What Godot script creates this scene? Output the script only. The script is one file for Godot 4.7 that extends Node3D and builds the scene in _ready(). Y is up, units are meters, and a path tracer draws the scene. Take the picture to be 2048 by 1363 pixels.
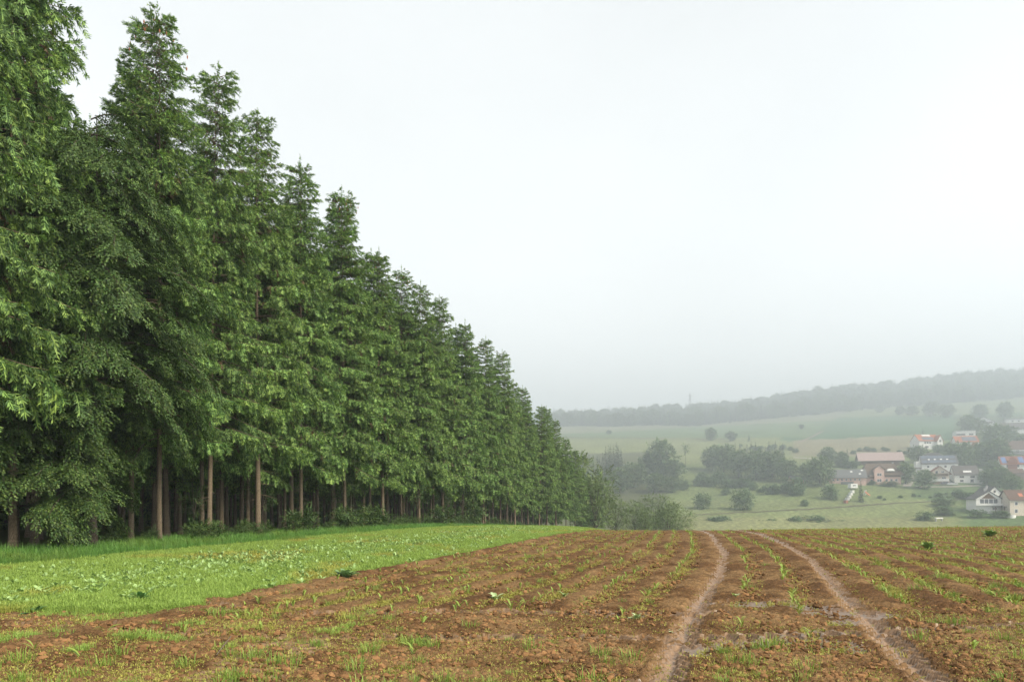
extends Node3D
# A wet field under a bright overcast sky: spruce forest edge, grass verge, tilled soil, hazy valley with a village.
# x is right, y is up, the camera looks along -z; "d" below is the distance ahead (-z).

const F := 1384.0      # focal length in photo pixels
const HOR := 1010.0    # photo row of the horizon
const EYE := 1.6

var rng := RandomNumberGenerator.new()
var M := {}
var taken := {}
var n_soil := FastNoiseLite.new()
var n_clod := FastNoiseLite.new()
var n_big := FastNoiseLite.new()
var n_patch := FastNoiseLite.new()

class MB:
	# collects triangles; smooth shapes also give normals
	var v := PackedVector3Array()
	var n := PackedVector3Array()
	var c := PackedColorArray()
	var col := Color.WHITE
	func tri(a: Vector3, b: Vector3, d: Vector3) -> void:
		v.push_back(a); v.push_back(b); v.push_back(d)
		c.push_back(col); c.push_back(col); c.push_back(col)
	func quad(a: Vector3, b: Vector3, d: Vector3, e: Vector3) -> void:
		tri(a, b, d); tri(a, d, e)
	func box(lo: Vector3, hi: Vector3) -> void:
		hexa([Vector3(lo.x, lo.y, lo.z), Vector3(hi.x, lo.y, lo.z), Vector3(hi.x, lo.y, hi.z), Vector3(lo.x, lo.y, hi.z),
			Vector3(lo.x, hi.y, lo.z), Vector3(hi.x, hi.y, lo.z), Vector3(hi.x, hi.y, hi.z), Vector3(lo.x, hi.y, hi.z)])
	func hexa(p: Array) -> void:
		# 0..3 the bottom ring (counter-clockwise from above: -x-z, +x-z, +x+z, -x+z), 4..7 the top ring
		quad(p[4], p[5], p[6], p[7]); quad(p[0], p[3], p[2], p[1])
		quad(p[3], p[7], p[6], p[2]); quad(p[1], p[5], p[4], p[0])
		quad(p[0], p[4], p[7], p[3]); quad(p[2], p[6], p[5], p[1])
	func bar(a: Vector3, b: Vector3, w: float) -> void:
		var y := (b - a).normalized()
		var s := (Vector3.UP if absf(y.y) < 0.9 else Vector3.RIGHT).cross(y).normalized() * w * 0.5
		var t := y.cross(s).normalized() * w * 0.5
		hexa([a - s - t, a + s - t, a + s + t, a - s + t, b - s - t, b + s - t, b + s + t, b - s + t])
	func tube(pts: Array, radii: Array, sides: int, wob := 0.0) -> void:
		# a bent, tapering limb with smooth normals
		var rings := []
		var norms := []
		for k in pts.size():
			var dir: Vector3 = (pts[mini(k + 1, pts.size() - 1)] - pts[maxi(k - 1, 0)]).normalized()
			var s := (Vector3.FORWARD if absf(dir.z) < 0.9 else Vector3.RIGHT).cross(dir).normalized()
			var t := dir.cross(s)
			var ring := []
			var nr := []
			for j in sides:
				var a := TAU * j / sides
				var o := s * cos(a) + t * sin(a)
				nr.append(o)
				ring.append(pts[k] + o * radii[k] * (1.0 + wob * sin(a * 3.0 + k * 1.7)))
			rings.append(ring)
			norms.append(nr)
		for k in pts.size() - 1:
			for j in sides:
				var j2 := (j + 1) % sides
				var q := [rings[k][j], rings[k + 1][j], rings[k + 1][j2], rings[k][j2]]
				var qn := [norms[k][j], norms[k + 1][j], norms[k + 1][j2], norms[k][j2]]
				for m in [0, 1, 2, 0, 2, 3]:
					v.push_back(q[m]); n.push_back(qn[m]); c.push_back(col)
	func add(o: MB, x: Transform3D, tint: PackedColorArray) -> void:
		v.append_array(x * o.v)
		c.append_array(tint)
	func mesh() -> ArrayMesh:
		var a := []
		a.resize(Mesh.ARRAY_MAX)
		a[Mesh.ARRAY_VERTEX] = v
		if n.size() == v.size():
			a[Mesh.ARRAY_NORMAL] = n
		a[Mesh.ARRAY_COLOR] = c
		var m := ArrayMesh.new()
		m.add_surface_from_arrays(Mesh.PRIMITIVE_TRIANGLES, a)
		return m

func tinted(o: MB, k: float, warm := 0.0) -> PackedColorArray:
	var out := PackedColorArray()
	out.resize(o.c.size())
	for i in o.c.size():
		var q := o.c[i]
		out[i] = Color(q.r * k * (1.0 + warm), q.g * k, q.b * k * (1.0 - warm))
	return out

func numbered(called: String) -> String:
	var k: int = taken.get(called, -1) + 1
	taken[called] = k
	return called if k == 0 else "%s_%03d" % [called, k]

func tag(o: Node, label := "", category := "", group := "", kind := "") -> Node:
	if label: o.set_meta("label", label)
	if category: o.set_meta("category", category)
	if group: o.set_meta("group", group)
	if kind: o.set_meta("kind", kind)
	return o

func base(called: String, at: Vector3, turn := 0.0) -> Node3D:
	var o := Node3D.new()
	o.name = numbered(called)
	add_child(o)
	o.position = at
	o.rotation.y = turn
	return o

func part(called: String, m: Mesh, mat: Material, parent: Node) -> MeshInstance3D:
	var o := MeshInstance3D.new()
	o.name = numbered(called) if parent == self else called
	o.mesh = m
	o.material_override = mat
	parent.add_child(o, true)
	return o

func copy_of(o: Node3D, at: Vector3, turn: float, size := 1.0, tall := 1.0) -> Node3D:
	var r: Node3D = o.duplicate()
	r.name = numbered(String(o.name).rstrip("0123456789").trim_suffix("_"))
	add_child(r)
	place(r, at, turn, size, tall)
	return r

func place(r: Node3D, at: Vector3, turn: float, size := 1.0, tall := 1.0) -> void:
	r.position = at
	r.rotation.y = turn
	r.scale = Vector3(size, size * tall, size)

func scatter(called: String, m: Mesh, mat: Material, xs: Array, tints: Array, parent: Node = self) -> MultiMeshInstance3D:
	var mm := MultiMesh.new()
	mm.transform_format = MultiMesh.TRANSFORM_3D
	mm.use_colors = true
	mm.mesh = m
	mm.instance_count = xs.size()
	for i in xs.size():
		mm.set_instance_transform(i, xs[i])
		mm.set_instance_color(i, tints[i])
	var o := MultiMeshInstance3D.new()
	o.name = numbered(called) if parent == self else called
	o.multimesh = mm
	o.material_override = mat
	parent.add_child(o, true)
	return o

func lin(r: float, g: float, b: float) -> Color:
	return Color(r, g, b).linear_to_srgb()

func material(called: String, r: float, g: float, b: float, rough: float, spec := 0.5) -> StandardMaterial3D:
	var m := StandardMaterial3D.new()
	m.resource_name = called
	m.albedo_color = lin(r, g, b)
	m.roughness = rough
	m.metallic_specular = spec
	M[called] = m
	return m

func grain(seed_: int, freq: float, lo: float, hi: float, octaves := 4, normal := false) -> NoiseTexture2D:
	var n := FastNoiseLite.new()
	n.seed = seed_
	n.noise_type = FastNoiseLite.TYPE_SIMPLEX_SMOOTH
	n.frequency = freq
	n.fractal_octaves = octaves
	var t := NoiseTexture2D.new()
	t.width = 512
	t.height = 512
	t.seamless = true
	t.noise = n
	if normal:
		t.as_normal_map = true
		t.bump_strength = 6.0
	else:
		var g := Gradient.new()
		g.set_color(0, Color(lo, lo, lo))
		g.set_color(1, Color(hi, hi, hi))
		t.color_ramp = g
	return t

func at(px: float, py: float, d: float) -> Vector3:
	return Vector3((px - 1024.0) / F * d, EYE + (HOR - py) / F * d, -d)

# ---------------------------------------------------------------- the lie of the land
const KD := [0.0, 38.0, 60.0, 100.0, 140.0, 180.0, 210.0, 240.0, 310.0, 400.0, 520.0, 650.0, 780.0, 900.0, 1050.0, 1250.0, 1500.0]
const KP := [1024.0, 1400.0, 1700.0, 2048.0]
const ROWS := [[1050, 1048, 1044, 1026], [992, 986, 965, 963], [930, 922, 905, 893], [884, 878, 867, 855], [866, 861, 843, 825], [856, 850, 825, 804], [851, 841, 806, 776], [848, 828, 790, 754]]
var KY := []

func lay_land() -> void:
	# one list of heights for each of: forest side, then the four columns of the valley
	for col in 5:
		var y := []
		if col == 0:
			y = [0.0, 0.0, -0.25, -1.7, -4.2, -7.0, -7.6]
		else:
			y = [0.0, 0.0, -0.9, -6.8, -9.8, -9.4, -7.8]
		for r in ROWS.size():
			var k := maxi(col - 1, 0)
			y.append(EYE + (HOR - ROWS[r][k]) / F * KD[7 + r])
		y.append(y[-1] - 4.0)
		y.append(y[-1] - 10.0)
		KY.append(y)

func along(y: Array, d: float) -> float:
	var k := 0
	while k < KD.size() - 2 and d > KD[k + 1]:
		k += 1
	var h: float = KD[k + 1] - KD[k]
	var t := clampf((d - KD[k]) / h, 0.0, 1.0)
	var m0: float = (y[k + 1] - y[k - 1]) / (KD[k + 1] - KD[k - 1]) if k > 0 else 0.0
	var m1: float = (y[k + 2] - y[k]) / (KD[k + 2] - KD[k]) if k < KD.size() - 2 else 0.0
	var t2 := t * t
	var t3 := t2 * t
	return (2 * t3 - 3 * t2 + 1) * y[k] + (t3 - 2 * t2 + t) * h * m0 + (-2 * t3 + 3 * t2) * y[k + 1] + (t3 - t2) * h * m1

func ground(x: float, d: float) -> float:
	var dd := maxf(d, 1.0)
	var c := x - 0.27 * dd
	if dd < 36.0:
		return 0.014 * maxf(c - 2.0, 0.0)
	var forest := 1.0 - smoothstep(-16.0, -6.0, c) if dd < 210.0 else 0.0
	var px := 1024.0 + F * x / dd
	var y := 0.0
	if dd <= 210.0:
		y = along(KY[2], dd)
	else:
		var q := 0
		while q < 2 and px > KP[q + 1]:
			q += 1
		var t: float = clampf((px - KP[q]) / (KP[q + 1] - KP[q]), 0.0, 1.0)
		y = lerpf(along(KY[1 + q], dd), along(KY[2 + q], dd), t * t * (3.0 - 2.0 * t) * 0.5 + t * 0.5)
		y += 1.2 * n_big.get_noise_2d(x * 0.5, dd * 0.5) * smoothstep(210.0, 300.0, dd)
	if forest > 0.0:
		y = lerpf(y, along(KY[0], dd), forest)
	return y + 0.014 * maxf(c - 2.0, 0.0) * (1.0 - smoothstep(45.0, 110.0, dd))

func row_py(x: float, d: float) -> float:
	return HOR - (ground(x, d) - EYE) / d * F

func on_ground(px: float, py_base: float, near := 215.0, far := 1100.0) -> Vector3:
	# the first place ahead whose ground shows at that photo column and row
	var u := (px - 1024.0) / F
	var d := near
	while d < far:
		if row_py(u * d, d) <= py_base:
			break
		d += 1.0
	return Vector3(u * d, ground(u * d, d), -d)

# ---------------------------------------------------------------- tracks and tilled soil
var TA := [[4.0, 0.62], [6.27, 1.36], [8.5, 2.10], [11.4, 3.09], [17.0, 5.11], [23.3, 7.12], [38.2, 10.9], [80.0, 20.0]]
var TB := [[4.0, 3.0], [6.27, 3.79], [8.5, 4.59], [12.0, 5.76], [20.1, 8.66], [29.5, 11.4], [38.0, 13.5], [80.0, 22.6]]
# the two ruts that run across, given as [x, d]
var TC := [[-9.0, 9.0], [-6.0, 9.25], [-3.9, 8.62], [-2.6, 8.38], [-1.35, 8.3], [0.0, 8.36], [1.7, 8.26], [3.4, 8.5], [6.5, 9.0], [9.0, 9.3]]
var TD := [[-5.0, 11.0], [-4.2, 10.55], [-3.1, 10.15], [-1.9, 10.25], [-0.6, 10.35], [0.6, 10.25], [2.0, 10.1], [3.2, 10.3]]

func lerp_list(t: Array, s: float) -> float:
	for k in t.size() - 1:
		if s < t[k + 1][0] or k == t.size() - 2:
			var q: float = (s - t[k][0]) / (t[k + 1][0] - t[k][0])
			return lerpf(t[k][1], t[k + 1][1], q)
	return 0.0

func edge_c(d: float) -> float:
	# where the grass verge ends and the tilled soil begins, across the field
	return -8.0 + 0.35 * n_patch.get_noise_2d(d * 2.2, 3.0) + 0.02 * clampf(d - 12.0, 0.0, 40.0)

func is_grass(x: float, d: float) -> bool:
	var c := x - 0.27 * d
	if c > edge_c(d):
		return false
	return d > 10.2 + 0.25 * n_patch.get_noise_2d(x * 2.0, 9.0) - 0.06 * minf(x + 5.0, 0.0) * 0.0

func weediness(x: float, d: float) -> float:
	# 0 bare soil .. 1 covered in seedlings; runs along the crop rows
	var r := x - lerp_list(TA, d)
	var patch := n_patch.get_noise_2d(x * 1.1, d * 0.8)
	var w := 0.42 + 0.5 * patch
	var c := x - 0.27 * d
	if d > 10.5:
		w += 0.24 * cos(TAU * (r - 0.68) / 0.86) * (1.0 - smoothstep(0.0, 6.0, r))
		if c > -8.0 and c < -4.0:
			w += 0.12
	w += 0.56 * smoothstep(2.6, 6.0, r)
	if r > -0.4 and r < 2.9 and d > 9.5:
		w -= 0.26
	if d < 10.0 and x < -1.0:
		w += 0.34
	return clampf(w, 0.0, 1.0)

func build_field() -> void:
	var D0 := 4.2
	var ratio := 1.0041
	var rows := int(log(72.0 / D0) / log(ratio))
	var du := 0.0036
	var cols := int(2.0 / du)
	var nv := rows * cols
	var ver := PackedVector3Array(); ver.resize(nv)
	var colr := PackedColorArray(); colr.resize(nv)
	var kind := PackedByteArray(); kind.resize(nv)
	var d := D0
	var i := 0
	for r in rows:
		var ta := lerp_list(TA, d) + 0.05 * n_patch.get_noise_1d(d * 1.5)
		var tb := lerp_list(TB, d) + 0.05 * n_patch.get_noise_1d(d * 1.5 + 90.0)
		var ec := edge_c(d)
		var hw := 0.20 - 0.055 * smoothstep(8.0, 20.0, d)
		var fade := 1.0 - smoothstep(30.0, 60.0, d) * 0.4
		for k in cols:
			var u := -1.0 + du * k
			var x := u * d
			var c := x - 0.27 * d
			var y := 0.014 * (c - 2.0) if d < 36.0 and c > 2.0 else (0.0 if d < 36.0 else ground(x, d))
			var kd := 0
			var tone := n_patch.get_noise_2d(x * 3.0, d * 3.0)
			var fine := n_soil.get_noise_2d(x, d)
			var col: Color
			var clod := n_clod.get_noise_2d(x, d)     # cellular, -1 .. 1
			var sparse := smoothstep(-0.1, 0.5, n_patch.get_noise_2d(x * 0.9 + 50.0, d * 0.9))
			if c < ec and is_grass(x, d):
				kd = 1
				y += 0.03 * fine + 0.02
				var g := 0.5 + 0.5 * tone
				col = Color(0.15 + 0.05 * g, 0.19 + 0.03 * g, 0.04 + 0.012 * g)
			else:
				var rough := 0.062 * (0.4 + 0.6 * sparse)
				var relief := rough * (-clod - 0.2) + 0.030 * fine
				var rr := x - ta
				if d > 10.5:
					relief += 0.030 * sin(TAU * (rr - 0.25) / 0.86)
				# ridge of loose clods thrown up along the verge
				relief += 0.05 * exp(-pow((c - ec - 0.25) / 0.25, 2.0))
				var shade := (1.0 + 0.38 * tone + 0.2 * fine) * (1.0 + rng.randf_range(-0.26, 0.26))
				var dry := smoothstep(-0.35, 0.4, n_patch.get_noise_2d(x * 0.8 + 31.0, d * 0.55) + 0.25 * tone)
				col = Color(lerpf(0.165, 0.27, dry) * shade, lerpf(0.09, 0.165, dry) * shade, lerpf(0.042, 0.08, dry) * shade)
				# the ruts
				var rut := 0.0
				var lug := 0.0
				var da := absf(x - ta) / hw
				var db := absf(x - tb) / hw
				var wob := 0.18 * tone
				if da < 1.4 + wob or db < 1.4 + wob:
					var near_a := da < db
					var q := minf(da, db)
					rut = (1.0 - smoothstep(0.75 + wob, 1.25 + wob, q)) * (1.0 - 0.6 * smoothstep(0.05, 0.5, n_patch.get_noise_2d(x * 3.4 + 70.0, d * 1.9)))
					var side := signf((x - ta) if near_a else (x - tb))
					var ph := fposmod(d * 1.06 + (0.13 * side) + q * 0.34, 0.235) / 0.235
					lug = smoothstep(0.25, 0.4, ph) * (1.0 - smoothstep(0.75, 0.9, ph)) * smoothstep(0.1, 0.3, q)
				if d < 12.0 and rut < 0.9:
					var dc := absf(d - lerp_list(TC, x)) / 0.2
					var dd := absf(d - lerp_list(TD, x)) / 0.19 if x > -5.0 and x < 3.2 else 9.0
					var q2 := minf(dc, dd)
					if q2 < 1.4 + wob:
						var gone := smoothstep(-0.8, -0.15, n_patch.get_noise_2d(x * 1.7 + 9.0, d * 2.0))
						var r2 := (1.0 - smoothstep(0.7 + wob, 1.2 + wob, q2)) * gone
						if r2 > rut:
							rut = r2
							var ph2 := fposmod(x * 1.02 + q2 * 0.1, 0.27) / 0.27
							lug = smoothstep(0.3, 0.45, ph2) * (1.0 - smoothstep(0.7, 0.85, ph2)) * 1.2
					# tread bars of an old turn in the corner
					if d < 8.1 and x > -2.75 - 0.06 * d and x < -2.0 and x > -3.1:
						var r3 := smoothstep(-0.7, -0.1, tone) * smoothstep(0.0, 0.12, minf(x + 3.1, -2.0 - x))
						if r3 > rut:
							rut = r3
							lug = smoothstep(0.3, 0.5, fposmod(d * 1.1 - x * 0.35, 0.21) / 0.21)
				var wet := n_big.get_noise_2d(x * 9.0 + 300.0, d * 14.0)
				var pool := 0.0
				if d < 11.5 and x > 0.2:
					pool = smoothstep(0.28, 0.40, wet + 0.22 * tone + 0.08 * fine)
				if rut > 0.02:
					relief = lerpf(relief, 0.008 * fine - 0.05 + 0.058 * lug + 0.012 * clod * (tone + 0.4), rut)
					relief += 0.02 * exp(-pow((rut - 0.2) / 0.15, 2.0))
				if pool > 0.0 and rut < 0.5:
					relief = lerpf(relief, -0.016 + 0.006 * fine, pool)
				if rut > 0.0:
					col = col.lerp(Color(0.275, 0.17, 0.09) * (1.0 + 0.2 * tone), smoothstep(0.1, 0.8, rut + 0.25 * fine))
				if rut > 0.62 + 0.34 * fine + 0.15 * n_soil.get_noise_2d(x * 0.5 + 9.0, d * 0.5) + 0.42 * lug * smoothstep(0.2, 0.6, minf(minf(da, db), 9.0)):
					kd = 3 if da < db else 4
					if d < 12.0 and minf(da, db) > 1.5:
						kd = 5
					var w := 1.0 + 0.16 * tone + 0.1 * fine
					col = Color(0.295 * w, 0.185 * w, 0.108 * w)
				elif pool > 0.6:
					kd = 2
					col = Color(0.215, 0.128, 0.068) * (1.0 + 0.12 * tone)
				y += relief * fade
			ver[i] = Vector3(x, y, -d)
			colr[i] = col
			kind[i] = kd
			i += 1
		d *= ratio
	var names := ["tilled_soil", "verge_ground", "wet_mud", "wheel_track", "wheel_track", "cross_rut"]
	var mats := ["soil", "verge", "wet", "mud", "mud", "mud"]
	for kd in 6:
		var remap := PackedInt32Array(); remap.resize(nv); remap.fill(-1)
		var vv := PackedVector3Array()
		var cc := PackedColorArray()
		var ii := PackedInt32Array()
		for r in rows - 1:
			for k in cols - 1:
				var a := r * cols + k
				if kind[a] != kd:
					continue
				for q in [a, a + cols, a + cols + 1, a, a + cols + 1, a + 1]:
					if remap[q] < 0:
						remap[q] = vv.size()
						vv.push_back(ver[q])
						cc.push_back(colr[a] if kind[q] != kd else colr[q])
					ii.push_back(remap[q])
		if ii.is_empty():
			continue
		var arr := []
		arr.resize(Mesh.ARRAY_MAX)
		arr[Mesh.ARRAY_VERTEX] = vv
		arr[Mesh.ARRAY_COLOR] = cc
		arr[Mesh.ARRAY_INDEX] = ii
		var st := SurfaceTool.new()
		st.create_from_arrays(arr)
		st.generate_normals()
		var o := part(names[kd], st.commit(), M[mats[kd]], self)
		tag(o, "", "", "", "structure")

func build_terrain() -> void:
	# the wider land under and beyond the field, out over the valley to the ridge
	var us := []
	for k in 300:
		us.append(-1.25 + 2.6 * k / 299.0)
	var ds := []
	var d := 0.6
	while d < 1480.0:
		ds.append(d)
		d *= 1.014 if d > 200.0 else 1.05
	var vv := PackedVector3Array()
	var cc := PackedColorArray()
	var ii := PackedInt32Array()
	for r in ds.size():
		var dd: float = ds[r]
		for k in us.size():
			var x: float = us[k] * dd
			if dd < 20.0:
				x = us[k] * 20.0
			var y := ground(x, dd)
			y -= 0.22 * (1.0 - smoothstep(66.0, 80.0, dd))
			vv.push_back(Vector3(x, y, -dd))
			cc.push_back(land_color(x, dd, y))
	var nc := us.size()
	for r in ds.size() - 1:
		for k in nc - 1:
			var a := r * nc + k
			for q in [a, a + nc, a + nc + 1, a, a + nc + 1, a + 1]:
				ii.push_back(q)
	# behind the camera
	var b0 := vv.size()
	for p in [Vector3(-60, -0.24, -0.62), Vector3(60, -0.24, -0.62), Vector3(60, -0.24, 60), Vector3(-60, -0.24, 60)]:
		vv.push_back(p)
		cc.push_back(Color(0.17, 0.085, 0.04))
	for q in [0, 1, 2, 0, 2, 3]:
		ii.push_back(b0 + q)
	var arr := []
	arr.resize(Mesh.ARRAY_MAX)
	arr[Mesh.ARRAY_VERTEX] = vv
	arr[Mesh.ARRAY_COLOR] = cc
	arr[Mesh.ARRAY_INDEX] = ii
	var st := SurfaceTool.new()
	st.create_from_arrays(arr)
	st.generate_normals()
	tag(part("terrain", st.commit(), M.land, self), "", "", "", "structure")

func between(v: float, a: float, b: float) -> bool:
	return v > a and v < b

func land_color(x: float, d: float, y: float) -> Color:
	var c := x - 0.27 * d
	var n1 := n_big.get_noise_2d(x, d)
	var n2 := n_patch.get_noise_2d(x * 0.35, d * 0.35)
	var g := 1.0 + 0.22 * n1 + 0.16 * n2
	if d < 130.0:
		if c < -19.0:
			return Color(0.14, 0.092, 0.056) * g        # needle litter
		if c < -8.0:
			return Color(0.13, 0.17, 0.04) * g
		return Color(0.17, 0.082, 0.038) * g
	var px := 1024.0 + F * x / d
	var py := HOR - (y - EYE) / d * F
	py += 1.5 * n2
	var meadow := Color(0.20, 0.25, 0.095)
	if py > 1034.0: meadow = Color(0.27, 0.285, 0.13)
	elif py > 1000.0: meadow = Color(0.235, 0.275, 0.115)
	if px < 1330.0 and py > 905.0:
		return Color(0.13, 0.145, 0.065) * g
	# fields up the slope, each with its own crop
	if py < 932.0:
		var edge1 := 876.0 - (px - 1100.0) * 0.002
		if px < 1660.0 and py > edge1 and py < 925.0:
			meadow = Color(0.25, 0.285, 0.115)
		if px > 1590.0 and px < 1850.0 and py > 878.0 - (px - 1650.0) * 0.05 and py < 912.0:
			meadow = Color(0.30, 0.275, 0.165)
		elif py <= edge1 and px < 1640.0 - (py - 860.0) * 1.5:
			meadow = Color(0.155, 0.235, 0.10)
			if py < 866.0 - (px - 1150.0) * 0.05: meadow = Color(0.25, 0.27, 0.16)
		elif py < 882.0 and px >= 1560.0:
			meadow = Color(0.095, 0.19, 0.085)
			if py < 833.0 - (px - 1750.0) * 0.02: meadow = Color(0.2, 0.25, 0.11)
		if px > 1910.0 and py > 830.0:
			meadow = Color(0.10, 0.14, 0.05)
	elif px > 1830.0 and py < 1000.0:
		meadow = Color(0.13, 0.19, 0.075)
	if py > 1000.0:
		meadow = meadow.lerp(Color(0.13, 0.195, 0.08), smoothstep(1885.0, 1945.0, px + 30.0 * n2))
	return meadow * g

# ---------------------------------------------------------------- foliage pieces
func rnd(a: float, b: float) -> float:
	return rng.randf_range(a, b)

func blade(mb: MB, at0: Vector3, dir: Vector3, wide: Vector3, ln: float, w: float, c: Color) -> void:
	# one needle-covered twig or one leaf: a kite of two triangles
	var m := at0 + dir * ln * 0.42
	var tip := at0 + dir * ln
	mb.v.push_back(at0); mb.v.push_back(m - wide * w); mb.v.push_back(tip)
	mb.v.push_back(at0); mb.v.push_back(tip); mb.v.push_back(m + wide * w)
	for q in 6:
		mb.c.push_back(c)

func spruce_frond(kind: int) -> MB:
	# +y runs along the hanging twig, its side twigs fan out to both sides
	var mb := MB.new()
	var old := Color(0.046, 0.102, 0.029)
	var fresh := Color(0.215, 0.345, 0.09)
	var ln := [0.22, 0.28, 0.18][kind] as float
	var pairs := [5, 6, 5][kind] as int
	for k in pairs:
		var t := (k + 0.3) / pairs
		for s in [-1.0, 1.0]:
			var a := rnd(0.4, 1.25) * (1.0 - 0.3 * t)
			var dir := Vector3(s * sin(a), cos(a), rnd(-0.6, 0.6)).normalized()
			var wide := dir.cross(Vector3(rnd(-0.8, 0.8), rnd(-0.2, 0.2), 1.0)).normalized()
			var l := rnd(0.10, 0.17) * (1.15 - 0.3 * t)
			blade(mb, Vector3(0, t * ln, 0), dir, wide, l, rnd(0.014, 0.022), old.lerp(fresh, rnd(0.65, 1.0) if rng.randf() < 0.15 + 0.55 * t else rnd(0.0, 0.2)))
	for s in [0.0, 1.0]:
		var wide := Vector3(1.0 - s, 0, s + 0.2).normalized()
		blade(mb, Vector3(0, ln * 0.05, 0), Vector3(rnd(-0.15, 0.15), 1, rnd(-0.15, 0.15)).normalized(), wide, ln * 1.2, 0.02, old if s > 0.5 else fresh)
	return mb

func leaf_frond(ln: float, leaf: float, count: int, flat: float, c0: Color, c1: Color) -> MB:
	# a flat spray of leaves along a twig that runs along +y and faces +z
	var mb := MB.new()
	for k in count:
		var t := (k + 0.5) / count
		var s := -1.0 if k % 2 == 0 else 1.0
		var a := rnd(0.6, 1.2) * (1.0 - 0.4 * t)
		var dir := Vector3(s * sin(a), cos(a), rnd(-flat, flat)).normalized()
		var wide := dir.cross(Vector3(rnd(-flat, flat), rnd(-flat, flat), 1.0)).normalized()
		var l := leaf * rnd(0.8, 1.2)
		var q := rnd(0.0, 1.0)
		blade(mb, Vector3(s * rnd(0.0, 0.06), t * ln, rnd(-0.5, 0.5) * flat * leaf), dir, wide, l, l * 0.31, c0.lerp(c1, q))
	return mb

func frame(dir: Vector3, face: Vector3, o: Vector3, s: float) -> Transform3D:
	var y := dir.normalized()
	var x := y.cross(face)
	if x.length() < 0.05:
		x = y.cross(Vector3(0.3, 0.9, 0.2))
	x = x.normalized()
	return Transform3D(Basis(x * s, y * s, x.cross(y) * s), o)

func trunk_mesh(h: float, r: float, lean := 0.0) -> MB:
	var mb := MB.new()
	var pts := []
	var rad := []
	var a := rnd(0, TAU)
	for k in 13:
		var t := k / 12.0
		var y := h * pow(t, 1.35) - 0.25
		pts.append(Vector3(cos(a) * lean * t * h * sin(t * 2.2), y, sin(a) * lean * t * h * sin(t * 2.0)))
		var flare := 1.0 + 0.4 * exp(-y * 3.0)
		rad.append(maxf(r * flare * (1.0 - 0.93 * pow(t, 1.25)), 0.012))
	mb.tube(pts, rad, 9, 0.05)
	return mb

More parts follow.
